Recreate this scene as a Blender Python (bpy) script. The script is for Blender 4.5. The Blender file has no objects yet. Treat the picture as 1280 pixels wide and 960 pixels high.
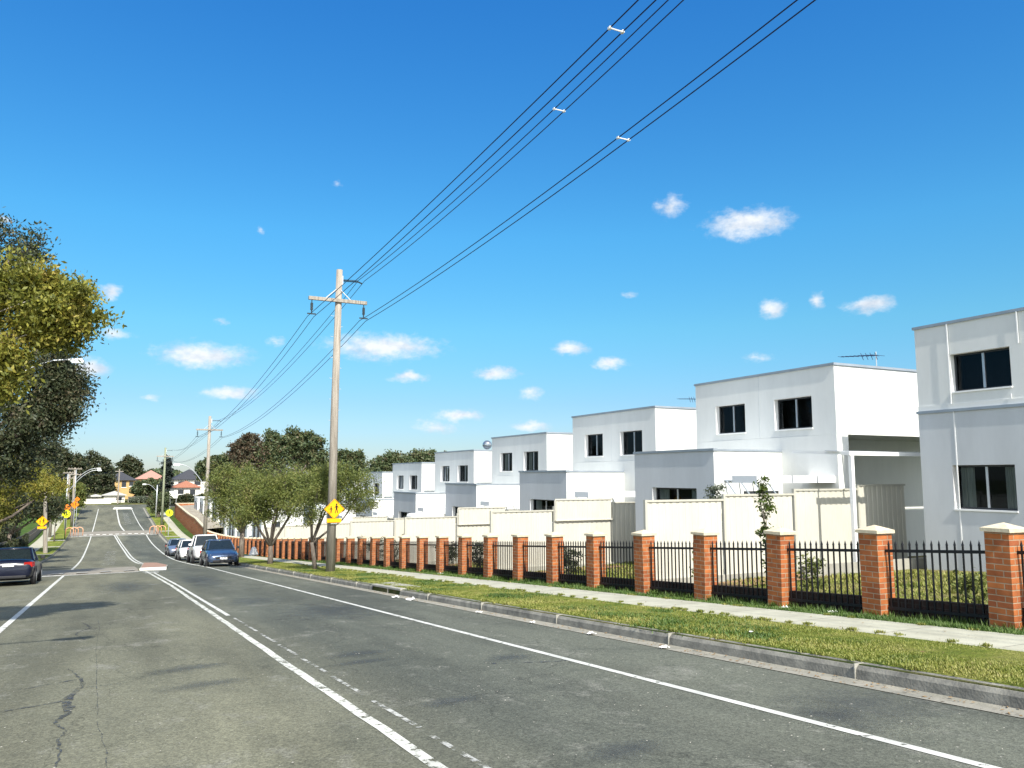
import bpy, math, random
import numpy as np
from mathutils import Vector, Quaternion
random.seed(7); rng = np.random.default_rng(11)
S = bpy.context.scene; COL = S.collection
R = math.radians

# ------------------------------------------------------------------ terrain profile (metres, eye level = 0, +Y down the road)
PY = [-60,0,67,80,90,100,112,126,137,150,162,181,200,900]
PZ = [2.55,-1.62,-6.3,-7.05,-7.5,-7.75,-7.95,-7.9,-7.5,-7.1,-6.85,-6.15,-5.75,-5.6]
def zr(y): return float(sum(np.interp(y+d, PY, PZ) for d in (-8,-4,0,4,8))/5)
KL, KR = -4.2, 6.88            # kerb faces
VG = .14                        # verge height above the road

# ------------------------------------------------------------------ materials
def nt(m):
    m.use_nodes = True; t = m.node_tree; t.nodes.clear(); return t
def N(t, typ, **k):
    n = t.nodes.new(typ)
    for a, v in k.items():
        if a.startswith('i_'):
            key = a[2:]
            key = int(key) if key.isdigit() else key.replace('_', ' ')
            n.inputs[key].default_value = v
        else: setattr(n, a, v)
    return n
def c4(c): return (c[0], c[1], c[2], 1)
MATS = {}
def mat(name, col, rough=.7, var=.15, scale=3., col2=None, metal=0, bump=0, bscale=40, spec=.3, coat=0, detail=5, stretch=(1,1,1), alpha=None):
    if name in MATS: return MATS[name]
    m = bpy.data.materials.new(name); t = nt(m); L = t.links
    out = N(t,'ShaderNodeOutputMaterial'); b = N(t,'ShaderNodeBsdfPrincipled')
    tc = N(t,'ShaderNodeTexCoord'); mp = N(t,'ShaderNodeMapping'); mp.inputs['Scale'].default_value = stretch
    L.new(tc.outputs['Object'], mp.inputs['Vector'])
    n = N(t,'ShaderNodeTexNoise'); n.inputs['Scale'].default_value = scale; n.inputs['Detail'].default_value = detail; n.inputs['Roughness'].default_value = .65
    L.new(mp.outputs[0], n.inputs['Vector'])
    r = N(t,'ShaderNodeValToRGB'); r.color_ramp.elements[0].position = .32; r.color_ramp.elements[1].position = .68
    c2 = col2 if col2 else tuple(min(1, x*(1+var)) for x in col)
    c1 = col if col2 else tuple(x*(1-var) for x in col)
    r.color_ramp.elements[0].color = c4(c1); r.color_ramp.elements[1].color = c4(c2)
    L.new(n.outputs['Fac'], r.inputs['Fac']); L.new(r.outputs[0], b.inputs['Base Color'])
    b.inputs['Roughness'].default_value = rough; b.inputs['Metallic'].default_value = metal
    b.inputs['Specular IOR Level'].default_value = spec; b.inputs['Coat Weight'].default_value = coat; b.inputs['Coat Roughness'].default_value = .06
    if bump:
        n2 = N(t,'ShaderNodeTexNoise'); n2.inputs['Scale'].default_value = bscale; n2.inputs['Detail'].default_value = 4
        L.new(tc.outputs['Object'], n2.inputs['Vector'])
        bp = N(t,'ShaderNodeBump'); bp.inputs['Strength'].default_value = bump; bp.inputs['Distance'].default_value = .02
        L.new(n2.outputs['Fac'], bp.inputs['Height']); L.new(bp.outputs[0], b.inputs['Normal'])
    L.new(b.outputs[0], out.inputs[0]); MATS[name] = m; return m

def leafmat(name, cols, trans=.25, rough=.55):
    m = bpy.data.materials.new(name); t = nt(m); L = t.links
    out = N(t,'ShaderNodeOutputMaterial'); g = N(t,'ShaderNodeNewGeometry'); tc = N(t,'ShaderNodeTexCoord')
    no = N(t,'ShaderNodeTexNoise'); no.inputs['Scale'].default_value = 1.1; no.inputs['Detail'].default_value = 3
    L.new(tc.outputs['Object'], no.inputs['Vector'])
    a = N(t,'ShaderNodeMath', operation='MULTIPLY_ADD'); a.inputs[1].default_value = .55
    b = N(t,'ShaderNodeMath', operation='MULTIPLY_ADD'); b.inputs[1].default_value = 1.3; b.inputs[2].default_value = -.42
    L.new(g.outputs['Random Per Island'], a.inputs[0]); L.new(no.outputs['Fac'], b.inputs[0]); L.new(b.outputs[0], a.inputs[2])
    r = N(t,'ShaderNodeValToRGB'); cr = r.color_ramp
    for i, c in enumerate(cols):
        p = i/(len(cols)-1)
        if i == 0: e = cr.elements[0]
        elif i == len(cols)-1: e = cr.elements[-1]
        else: e = cr.elements.new(p)
        e.position = p; e.color = c4(c)
    L.new(a.outputs[0], r.inputs['Fac'])
    p = N(t,'ShaderNodeBsdfPrincipled'); p.inputs['Roughness'].default_value = rough; p.inputs['Specular IOR Level'].default_value = .35
    tr = N(t,'ShaderNodeBsdfTranslucent'); mx = N(t,'ShaderNodeMixShader'); mx.inputs[0].default_value = trans
    L.new(r.outputs[0], p.inputs['Base Color']); L.new(r.outputs[0], tr.inputs['Color'])
    L.new(p.outputs[0], mx.inputs[1]); L.new(tr.outputs[0], mx.inputs[2]); L.new(mx.outputs[0], out.inputs[0])
    return m

def brickmat(name, c1, c2, mortar, scale=1., bw=.24, bh=.082):
    m = bpy.data.materials.new(name); t = nt(m); L = t.links
    out = N(t,'ShaderNodeOutputMaterial'); b = N(t,'ShaderNodeBsdfPrincipled'); tc = N(t,'ShaderNodeTexCoord')
    sp = N(t,'ShaderNodeSeparateXYZ'); L.new(tc.outputs['Object'], sp.inputs[0])
    ad = N(t,'ShaderNodeMath', operation='ADD'); L.new(sp.outputs[0], ad.inputs[0]); L.new(sp.outputs[1], ad.inputs[1])
    cb = N(t,'ShaderNodeCombineXYZ'); L.new(ad.outputs[0], cb.inputs[0]); L.new(sp.outputs[2], cb.inputs[1])
    br = N(t,'ShaderNodeTexBrick'); L.new(cb.outputs[0], br.inputs['Vector'])
    br.inputs['Scale'].default_value = 1; br.inputs['Brick Width'].default_value = bw; br.inputs['Row Height'].default_value = bh
    br.inputs['Mortar Size'].default_value = .008; br.inputs['Mortar Smooth'].default_value = .3; br.inputs['Bias'].default_value = 0
    br.inputs['Color1'].default_value = c4(c1); br.inputs['Color2'].default_value = c4(c2); br.inputs['Mortar'].default_value = c4(mortar)
    no = N(t,'ShaderNodeTexNoise'); no.inputs['Scale'].default_value = 5; no.inputs['Detail'].default_value = 6
    L.new(tc.outputs['Object'], no.inputs['Vector'])
    hv = N(t,'ShaderNodeHueSaturation'); mr = N(t,'ShaderNodeMapRange'); mr.inputs['From Min'].default_value=.3; mr.inputs['From Max'].default_value=.7; mr.inputs['To Min'].default_value=.72; mr.inputs['To Max'].default_value=1.2
    L.new(no.outputs['Fac'], mr.inputs[0]); L.new(mr.outputs[0], hv.inputs['Value']); L.new(br.outputs['Color'], hv.inputs['Color']); L.new(hv.outputs[0], b.inputs['Base Color'])
    bp = N(t,'ShaderNodeBump'); bp.inputs['Strength'].default_value = .6; bp.inputs['Distance'].default_value = .008; bp.invert = True
    L.new(br.outputs['Fac'], bp.inputs['Height']); L.new(bp.outputs[0], b.inputs['Normal'])
    b.inputs['Roughness'].default_value = .85; b.inputs['Specular IOR Level'].default_value = .2
    L.new(b.outputs[0], out.inputs[0]); return m

def asphaltmat():
    m = bpy.data.materials.new('asphalt'); t = nt(m); L = t.links
    out = N(t,'ShaderNodeOutputMaterial'); b = N(t,'ShaderNodeBsdfPrincipled'); tc = N(t,'ShaderNodeTexCoord')
    def noise(scale, st, det=5, ro=.6):
        mp = N(t,'ShaderNodeMapping'); mp.inputs['Scale'].default_value = st; L.new(tc.outputs['Object'], mp.inputs['Vector'])
        n = N(t,'ShaderNodeTexNoise'); n.inputs['Scale'].default_value = scale; n.inputs['Detail'].default_value = det; n.inputs['Roughness'].default_value = ro
        L.new(mp.outputs[0], n.inputs['Vector']); return n.outputs['Fac']
    def ramp(f, a, b_, ca, cb):
        r = N(t,'ShaderNodeValToRGB'); r.color_ramp.elements[0].position = a; r.color_ramp.elements[1].position = b_
        r.color_ramp.elements[0].color = c4(ca); r.color_ramp.elements[1].color = c4(cb); L.new(f, r.inputs[0]); return r.outputs[0]
    def mul(a, b_, f=1, bt='MULTIPLY'):
        x = N(t,'ShaderNodeMix', data_type='RGBA', blend_type=bt); x.inputs[0].default_value = f; L.new(a, x.inputs[6]); L.new(b_, x.inputs[7]); return x.outputs[2]
    base = ramp(noise(.35, (1,.22,1), 6), .35, .65, (.092,.094,.076), (.138,.138,.107))
    # older pale surface in the left lane, darker resurfaced strip on the right (worn colour of the surface itself)
    sx = N(t,'ShaderNodeSeparateXYZ'); L.new(tc.outputs['Object'], sx.inputs[0])
    nn = noise(.5, (1,.3,1), 3); ax = N(t,'ShaderNodeMath', operation='MULTIPLY_ADD'); ax.inputs[1].default_value = 1.2; L.new(nn, ax.inputs[0]); L.new(sx.outputs[0], ax.inputs[2])
    mr = N(t,'ShaderNodeMapRange'); mr.inputs['From Min'].default_value = 2.2; mr.inputs['From Max'].default_value = 3.6; L.new(ax.outputs[0], mr.inputs[0])
    side = ramp(mr.outputs[0], 0, 1, (1.12,1.1,.98), (.78,.82,.82))
    c = mul(base, side)
    c = mul(c, ramp(noise(1.1, (1,.12,1), 4), .4, .6, (.86,.86,.86), (1.12,1.12,1.12)))     # wheel polish streaks
    c = mul(c, ramp(noise(.9, (1,1,1), 8, .75), .36, .47, (.80,.81,.82), (1,1,1)))            # damp / oil blotches
    # pale scuffed aggregate patches
    sc = ramp(noise(1.5, (1,.6,1), 10, .8), .545, .70, (0,0,0), (1,1,1)); pale = N(t,'ShaderNodeRGB'); pale.outputs[0].default_value = (.25,.245,.21,1)
    x = N(t,'ShaderNodeMix', data_type='RGBA'); L.new(c, x.inputs[6]); L.new(pale.outputs[0], x.inputs[7])
    f2 = N(t,'ShaderNodeMath', operation='MULTIPLY'); f2.inputs[1].default_value = .62; L.new(sc, f2.inputs[0]); L.new(f2.outputs[0], x.inputs[0]); c = x.outputs[2]
    v = N(t,'ShaderNodeTexVoronoi'); v.inputs['Scale'].default_value = 70; L.new(tc.outputs['Object'], v.inputs['Vector'])
    c = mul(c, ramp(v.outputs['Color'], 0, 1, (.55,.55,.55), (1.45,1.45,1.42)), .8)
    c = mul(c, ramp(noise(24, (1,1,1), 4, .7), .3, .7, (.72,.72,.72), (1.28,1.28,1.28)), .9)
    # thin hair cracks
    vc = N(t,'ShaderNodeTexVoronoi', feature='DISTANCE_TO_EDGE'); vc.inputs['Scale'].default_value = .33
    mp = N(t,'ShaderNodeMapping'); mp.inputs['Scale'].default_value = (1,.55,1); wn = N(t,'ShaderNodeTexNoise'); wn.inputs['Scale'].default_value = 2.2; wn.inputs['Detail'].default_value = 8
    L.new(tc.outputs['Object'], mp.inputs[0]); L.new(mp.outputs[0], wn.inputs['Vector'])
    va = N(t,'ShaderNodeVectorMath', operation='MULTIPLY_ADD'); va.inputs[1].default_value = (.9,.9,.9); L.new(wn.outputs['Color'], va.inputs[0]); L.new(mp.outputs[0], va.inputs[2]); L.new(va.outputs[0], vc.inputs['Vector'])
    c = mul(c, ramp(vc.outputs['Distance'], .0, .0045, (.5,.5,.5), (1,1,1)), .75)
    L.new(c, b.inputs['Base Color'])
    bp = N(t,'ShaderNodeBump'); bp.inputs['Strength'].default_value = .5; bp.inputs['Distance'].default_value = .006
    L.new(v.outputs['Distance'], bp.inputs['Height']); L.new(bp.outputs[0], b.inputs['Normal'])
    b.inputs['Roughness'].default_value = .88; b.inputs['Specular IOR Level'].default_value = .25
    L.new(b.outputs[0], out.inputs[0]); return m

def wornmat(name, col, lo=.36, hi=.46, scale=9, rough=.7):
    """paint with chips and worn holes: the surface below shows through"""
    m = bpy.data.materials.new(name); t = nt(m); L = t.links
    out = N(t,'ShaderNodeOutputMaterial'); b = N(t,'ShaderNodeBsdfPrincipled'); tc = N(t,'ShaderNodeTexCoord')
    n = N(t,'ShaderNodeTexNoise'); n.inputs['Scale'].default_value = scale; n.inputs['Detail'].default_value = 8; n.inputs['Roughness'].default_value = .75
    L.new(tc.outputs['Object'], n.inputs['Vector'])
    r = N(t,'ShaderNodeValToRGB'); r.color_ramp.elements[0].position = lo; r.color_ramp.elements[1].position = hi; L.new(n.outputs['Fac'], r.inputs[0])
    n2 = N(t,'ShaderNodeTexNoise'); n2.inputs['Scale'].default_value = 2.5; n2.inputs['Detail'].default_value = 6; L.new(tc.outputs['Object'], n2.inputs['Vector'])
    r2 = N(t,'ShaderNodeValToRGB'); r2.color_ramp.elements[0].position=.3; r2.color_ramp.elements[1].position=.7
    r2.color_ramp.elements[0].color = c4([x*.7 for x in col]); r2.color_ramp.elements[1].color = c4(col); L.new(n2.outputs['Fac'], r2.inputs[0])
    L.new(r2.outputs[0], b.inputs['Base Color']); b.inputs['Roughness'].default_value = rough
    tr = N(t,'ShaderNodeBsdfTransparent'); mx = N(t,'ShaderNodeMixShader'); L.new(r.outputs[0], mx.inputs[0]); L.new(tr.outputs[0], mx.inputs[1]); L.new(b.outputs[0], mx.inputs[2])
    L.new(mx.outputs[0], out.inputs[0]); return m

def stainmat():
    m = bpy.data.materials.new('oil_stain'); t = nt(m); L = t.links
    out = N(t,'ShaderNodeOutputMaterial'); b = N(t,'ShaderNodeBsdfPrincipled'); b.inputs['Base Color'].default_value = (.05,.055,.058,1); b.inputs['Roughness'].default_value = .6
    tc = N(t,'ShaderNodeTexCoord'); mp = N(t,'ShaderNodeVectorMath', operation='MULTIPLY_ADD'); mp.inputs[1].default_value = (2,2,0); mp.inputs[2].default_value = (-1,-1,0)
    L.new(tc.outputs['Generated'], mp.inputs[0]); ln = N(t,'ShaderNodeVectorMath', operation='LENGTH'); L.new(mp.outputs[0], ln.inputs[0])
    n = N(t,'ShaderNodeTexNoise'); n.inputs['Scale'].default_value = 3; n.inputs['Detail'].default_value = 8; L.new(tc.outputs['Object'], n.inputs['Vector'])
    a = N(t,'ShaderNodeMath', operation='MULTIPLY_ADD'); a.inputs[1].default_value = 1.2; L.new(n.outputs['Fac'], a.inputs[0]); L.new(ln.outputs['Value'], a.inputs[2])
    mr = N(t,'ShaderNodeMapRange'); mr.inputs['From Min'].default_value = 1.42; mr.inputs['From Max'].default_value = .75; mr.inputs['To Max'].default_value = .32
    L.new(a.outputs[0], mr.inputs[0])
    tr = N(t,'ShaderNodeBsdfTransparent'); mx = N(t,'ShaderNodeMixShader'); L.new(mr.outputs[0], mx.inputs[0]); L.new(tr.outputs[0], mx.inputs[1]); L.new(b.outputs[0], mx.inputs[2])
    L.new(mx.outputs[0], out.inputs[0]); return m

def grassmat(name, g1, g2, d1, bias=.5):
    m = bpy.data.materials.new(name); t = nt(m); L = t.links
    out = N(t,'ShaderNodeOutputMaterial'); b = N(t,'ShaderNodeBsdfPrincipled'); tc = N(t,'ShaderNodeTexCoord')
    n = N(t,'ShaderNodeTexNoise'); n.inputs['Scale'].default_value = 1.1; n.inputs['Detail'].default_value = 7; n.inputs['Roughness'].default_value = .7; L.new(tc.outputs['Object'], n.inputs['Vector'])
    r = N(t,'ShaderNodeValToRGB'); cr = r.color_ramp; cr.elements[0].position = bias-.14; cr.elements[0].color = c4(g1); cr.elements[1].position = bias+.16; cr.elements[1].color = c4(d1)
    e = cr.elements.new(bias); e.color = c4(g2); L.new(n.outputs['Fac'], r.inputs[0])
    n2 = N(t,'ShaderNodeTexNoise'); n2.inputs['Scale'].default_value = 38; n2.inputs['Detail'].default_value = 5; n2.inputs['Roughness'].default_value = .8; L.new(tc.outputs['Object'], n2.inputs['Vector'])
    r2 = N(t,'ShaderNodeValToRGB'); r2.color_ramp.elements[0].position=.35; r2.color_ramp.elements[1].position=.66; r2.color_ramp.elements[0].color=(.5,.5,.5,1); r2.color_ramp.elements[1].color=(1.4,1.4,1.3,1); L.new(n2.outputs['Fac'], r2.inputs[0])
    x = N(t,'ShaderNodeMix', data_type='RGBA', blend_type='MULTIPLY'); x.inputs[0].default_value = 1; L.new(r.outputs[0], x.inputs[6]); L.new(r2.outputs[0], x.inputs[7])
    L.new(x.outputs[2], b.inputs['Base Color']); b.inputs['Roughness'].default_value = .9; b.inputs['Specular IOR Level'].default_value = .1
    bp = N(t,'ShaderNodeBump'); bp.inputs['Strength'].default_value = .8; bp.inputs['Distance'].default_value = .04; L.new(n2.outputs['Fac'], bp.inputs['Height']); L.new(bp.outputs[0], b.inputs['Normal'])
    L.new(b.outputs[0], out.inputs[0]); return m

def glassmat(name, tint, mixf):
    m = bpy.data.materials.new(name); t = nt(m); L = t.links
    out = N(t,'ShaderNodeOutputMaterial'); tr = N(t,'ShaderNodeBsdfTransparent'); tr.inputs[0].default_value = c4(tint)
    gl = N(t,'ShaderNodeBsdfGlossy'); gl.inputs['Roughness'].default_value = .03; gl.inputs['Color'].default_value = (.16,.19,.22,1)
    fr = N(t,'ShaderNodeFresnel'); fr.inputs[0].default_value = 1.5; a = N(t,'ShaderNodeMath', operation='ADD'); a.inputs[1].default_value = mixf; L.new(fr.outputs[0], a.inputs[0])
    mx = N(t,'ShaderNodeMixShader'); L.new(a.outputs[0], mx.inputs[0]); L.new(tr.outputs[0], mx.inputs[1]); L.new(gl.outputs[0], mx.inputs[2]); L.new(mx.outputs[0], out.inputs[0]); return m

ASPH = asphaltmat()
PAINT = wornmat('road_paint', (.62,.62,.56), .37, .43, 7)
PAINTC = wornmat('worn_centre_paint', (.62,.62,.54), .40, .47, 8)
PAINT_F = wornmat('faded_road_paint', (.5,.5,.45), .45, .56, 6)
PAINT_D = wornmat('broken_road_paint', (.55,.55,.48), .47, .55, 5)
STAIN = stainmat()
TAR = wornmat('tar_seal', (.05,.054,.06), .44, .62, 11)
CONC = mat('concrete', (.26,.25,.215), .85, col2=(.36,.35,.30), scale=2.5, bump=.3)
GUT = mat('gutter_concrete', (.2,.195,.16), .85, col2=(.32,.3,.245), scale=3, bump=.3)
KERB = mat('kerb_concrete', (.11,.108,.095), .85, col2=(.27,.26,.22), scale=3.5, bump=.4)
PATHM = mat('path_concrete', (.34,.33,.25), .85, col2=(.45,.44,.34), scale=2, bump=.2)
TABLE = mat('table_paving', (.19,.17,.14), .85, col2=(.27,.25,.2), scale=3, bump=.3)
ISL = mat('island_brick', (.24,.14,.1), .85, col2=(.34,.22,.16), scale=6, bump=.3)
WHITEK = mat('white_kerb_paint', (.62,.61,.54), .8, col2=(.8,.78,.7), scale=4)
VERGE = grassmat('verge_grass', (.08,.125,.018), (.165,.195,.033), (.25,.245,.072), .5)
INNER = grassmat('lush_grass', (.035,.075,.016), (.06,.105,.022), (.11,.135,.04), .52)
YARD = grassmat('yard_dry_grass', (.08,.1,.03), (.17,.16,.06), (.24,.2,.1), .46)
DIRT = mat('bare_soil', (.2,.12,.06), .95, col2=(.3,.2,.11), scale=2, bump=.5)
GROUND = grassmat('ground_cover', (.05,.075,.025), (.09,.1,.035), (.16,.14,.07), .5)
BRICK = brickmat('orange_brick', (.41,.135,.042), (.28,.085,.034), (.34,.25,.165))
BRICKD = brickmat('dark_plinth_brick', (.035,.02,.016), (.026,.016,.013), (.042,.036,.03))
CREAM = mat('cream_cap', (.46,.39,.27), .8, col2=(.62,.55,.40), scale=8, bump=.2)
BLACK = mat('black_steel', (.012,.012,.014), .45, .3)
WALLW = mat('white_render', (.72,.73,.69), .85, .06, .6, stretch=(1.6,1.6,.4), detail=8, bump=.08, bscale=30)
WALLG = mat('pale_grey_render', (.66,.67,.645), .85, .06, .7, stretch=(1,1.6,.45), detail=8, bump=.08, bscale=30)
WALLB = mat('blue_grey_render', (.50,.52,.53), .85, .07, .7, stretch=(1,1.6,.45), detail=8, bump=.08, bscale=30)
COPE = mat('grey_metal_coping', (.3,.34,.38), .45, .1, 2, metal=.3)
TRIMW = mat('white_trim', (.8,.8,.78), .5, .03)
ALU = mat('dark_aluminium', (.035,.04,.045), .4, .2)
ALUS = mat('silver_aluminium', (.5,.52,.54), .35, .1, metal=.6)
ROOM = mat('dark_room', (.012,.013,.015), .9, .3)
CURT = mat('curtain_fabric', (.68,.69,.64), .9, .2, 6, stretch=(1,9,.2))
GLASS = glassmat('window_glass', (.5,.55,.55), .03)
STEEL = mat('cream_steel_sheet', (.50,.485,.415), .6, .07, .9, stretch=(1,1,.5), detail=7)
STEELR = mat('cream_steel_rail', (.42,.41,.35), .5, .05)
WOOD = mat('weathered_pole_timber', (.18,.155,.125), .9, col2=(.37,.335,.285), scale=3, stretch=(6,6,.35), bump=.5, detail=8)
WOODG = mat('greenish_pole_timber', (.14,.16,.1), .9, col2=(.28,.3,.2), scale=3, stretch=(6,6,.35), bump=.5)
GALV = mat('galvanised_steel', (.5,.52,.53), .4, .1, metal=.5)
INSUL = mat('dark_insulator', (.02,.035,.045), .3, .2)
WIRE = mat('wire_metal', (.004,.010,.05), .5, .1)
BARK = mat('grey_brown_bark', (.09,.07,.055), .95, col2=(.2,.17,.14), scale=4, stretch=(4,4,1), bump=.7)
BARKW = mat('pale_gum_bark', (.3,.27,.22), .9, col2=(.5,.47,.4), scale=3, stretch=(3,3,.8), bump=.4)
YEL = mat('yellow_sign_face', (.85,.42,.005), .4, .04)
FLUO = mat('lime_yellow_sign_face', (.75,.78,.02), .4, .04)
ORA = mat('orange_sign_face', (.85,.22,.01), .4, .05)
INK = mat('black_sign_print', (.015,.012,.01), .5, .1)
PLATEW = mat('white_plate', (.75,.75,.72), .4, .03)
LAMPG = mat('lamp_diffuser', (.7,.78,.74), .25, .05, spec=.6)
PAPER = mat('white_paper', (.72,.72,.7), .8, .05)
TYRE = mat('tyre_rubber', (.015,.015,.015), .8, .2)
RIM = mat('alloy_rim', (.45,.46,.47), .3, .1, metal=.8)
CHROME = mat('chrome', (.7,.7,.7), .12, .05, metal=1)
CGLASS = mat('car_glass', (.012,.018,.02), .06, .1, spec=.8)
RED = mat('red_lens', (.42,.015,.012), .2, .15, coat=.6)
CLEAR = mat('clear_lens', (.6,.63,.65), .12, .1, metal=.3, coat=.8)
DPLAST = mat('dark_plastic', (.02,.02,.022), .6, .2)

L_OLIVE = leafmat('olive_leaves', [(.05,.068,.018),(.105,.135,.03),(.17,.19,.045),(.2,.165,.06)])
L_GUM = leafmat('sunlit_gum_leaves', [(.05,.065,.013),(.13,.145,.022),(.26,.245,.038),(.34,.25,.06)], .3)
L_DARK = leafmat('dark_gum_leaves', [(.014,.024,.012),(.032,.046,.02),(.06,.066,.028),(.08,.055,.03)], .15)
L_FAR = leafmat('far_gum_leaves', [(.03,.05,.024),(.055,.085,.034),(.095,.11,.045),(.13,.09,.05)], .15)
L_RED = leafmat('reddish_gum_leaves', [(.035,.045,.026),(.06,.06,.034),(.10,.068,.042),(.12,.085,.045)], .15)
L_GREEN = leafmat('fresh_green_leaves', [(.03,.05,.01),(.065,.1,.016),(.12,.15,.024)], .3)
L_CYP = leafmat('cypress_leaves', [(.008,.014,.012),(.016,.024,.018),(.022,.032,.02)], .05)
L_GRASS = leafmat('grass_blades', [(.085,.125,.018),(.175,.205,.032),(.27,.27,.062),(.36,.33,.12)], .3)
L_LUSH = leafmat('lush_blades', [(.04,.08,.014),(.08,.145,.024),(.135,.185,.04)], .3)
L_GREY = leafmat('grey_leaves', [(.05,.065,.04),(.1,.12,.08),(.16,.18,.13)], .2)

# ------------------------------------------------------------------ object helpers
def tag(o, label=None, cat=None, group=None, kind=None):
    if label: o['label'] = label
    if cat: o['category'] = cat
    if group: o['group'] = group
    if kind: o['kind'] = kind
    return o
def thing(name, label, cat, loc=(0,0,0), rz=0, group=None):
    o = bpy.data.objects.new(name, None); COL.objects.link(o); o.location = loc; o.rotation_euler = (0,0,rz); o.empty_display_size = .2
    return tag(o, label, cat, group)
def dup(root, loc, rz=0, label=None, sc=None):
    def cp(o, par):
        c = o.copy(); COL.objects.link(c); c.parent = par
        for ch in list(o.children): cp(ch, c)
        return c
    r = cp(root, None); r.location = loc; r.rotation_euler = (0,0,rz)
    if label: r['label'] = label
    if sc: r.scale = sc
    return r
class MB:
    def __init__(s): s.v=[]; s.f=[]; s.m=[]; s.mi=0
    def add(s, vs, fs):
        o=len(s.v); s.v += [tuple(v) for v in vs]; s.f += [tuple(i+o for i in f) for f in fs]; s.m += [s.mi]*len(fs); return s
    def box(s, x0,x1,y0,y1,z0,z1):
        if x0>x1: x0,x1=x1,x0
        if y0>y1: y0,y1=y1,y0
        if z0>z1: z0,z1=z1,z0
        return s.add([(x0,y0,z0),(x1,y0,z0),(x1,y1,z0),(x0,y1,z0),(x0,y0,z1),(x1,y0,z1),(x1,y1,z1),(x0,y1,z1)],
              [(0,3,2,1),(4,5,6,7),(0,1,5,4),(1,2,6,5),(2,3,7,6),(3,0,4,7)])
    def hexa(s, b, t):      # bottom 4 + top 4 points
        return s.add(list(b)+list(t), [(0,3,2,1),(4,5,6,7),(0,1,5,4),(1,2,6,5),(2,3,7,6),(3,0,4,7)])
    def tube(s, pts, rad, n=8, cap=True):
        pts=[Vector(p) for p in pts]
        if not hasattr(rad,'__len__'): rad=[rad]*len(pts)
        rings=[]; up=None
        for i,p in enumerate(pts):
            d=(pts[min(i+1,len(pts)-1)]-pts[max(i-1,0)]).normalized()
            if up is None: up = Vector((1,0,0)) if abs(d.x)<.9 else Vector((0,1,0))
            a=(up-d*up.dot(d)).normalized(); b=d.cross(a); up=a
            rings.append([p+(a*math.cos(2*math.pi*k/n)+b*math.sin(2*math.pi*k/n))*rad[i] for k in range(n)])
        vs=[v for r in rings for v in r]; fs=[]
        for i in range(len(pts)-1):
            for k in range(n): fs.append((i*n+k, i*n+(k+1)%n, (i+1)*n+(k+1)%n, (i+1)*n+k))
        if cap: fs.append(tuple(range(n-1,-1,-1))); fs.append(tuple((len(pts)-1)*n+k for k in range(n)))
        return s.add(vs,fs)
    def prism(s, poly, axis, a0, a1):     # poly in the other two axes
        def P(u,v,w):
            return {'x':(w,u,v),'y':(u,w,v),'z':(u,v,w)}[axis]
        n=len(poly); vs=[P(u,v,a0) for u,v in poly]+[P(u,v,a1) for u,v in poly]
        fs=[tuple(range(n)),tuple(range(2*n-1,n-1,-1))]+[(i,(i+1)%n,n+(i+1)%n,n+i) for i in range(n)]
        return s.add(vs,fs)
    def disc(s, c, r, axis, t, n=20):
        poly=[(c[0 if axis!='x' else 1]+r*math.cos(2*math.pi*k/n), c[2 if axis!='z' else 1]+r*math.sin(2*math.pi*k/n)) for k in range(n)]
        i={'x':0,'y':1,'z':2}[axis]; return s.prism(poly,axis,c[i]-t/2,c[i]+t/2)
    def build(s, name, m, parent=None, world=False, smooth=False, off=None, bevel=0, sub=0):
        me=bpy.data.meshes.new(name); vs=s.v
        if world and parent is not None:
            l=parent.location; vs=[(x-l[0],y-l[1],z-l[2]) for x,y,z in vs]
        if off: vs=[(x-off[0],y-off[1],z-off[2]) for x,y,z in vs]
        me.from_pydata(vs,[],s.f)
        for mm in (m if isinstance(m,(list,tuple)) else [m]): me.materials.append(mm)
        if isinstance(m,(list,tuple)): me.polygons.foreach_set('material_index', s.m)
        me.update()
        o=bpy.data.objects.new(name,me); COL.objects.link(o)
        if off and parent is None: o.location=off
        if parent is not None: o.parent=parent
        import bmesh
        bm=bmesh.new(); bm.from_mesh(me); bmesh.ops.recalc_face_normals(bm,faces=bm.faces); bm.to_mesh(me); bm.free()
        if smooth: me.polygons.foreach_set('use_smooth',[True]*len(me.polygons))
        if bevel:
            b=o.modifiers.new('bevel','BEVEL'); b.width=bevel; b.segments=2; b.limit_method='ANGLE'
        if sub:
            b=o.modifiers.new('sub','SUBSURF'); b.levels=sub; b.render_levels=sub
        return o

# strips that follow the road profile: section = [(x, dz)...]
def strip(name, m, section, y0, y1, step=2., kind='structure', xfun=None, closed=False):
    ys=list(np.arange(y0,y1,step))+[y1]; b=MB(); n=len(section); vs=[]
    for y in ys:
        z=zr(y); dx = xfun(y) if xfun else 0
        vs += [(x+dx,y,z+dz) for x,dz in section]
    fs=[]
    for i in range(len(ys)-1):
        for k in range(n-1): fs.append((i*n+k,i*n+k+1,(i+1)*n+k+1,(i+1)*n+k))
    b.add(vs,fs)
    o=b.build(name,m)
    # all strips face up: flip if needed
    me=o.data
    if me.polygons[0].normal.z<0 and abs(me.polygons[0].normal.z)>.3: me.flip_normals()
    return tag(o,kind=kind)

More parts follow.
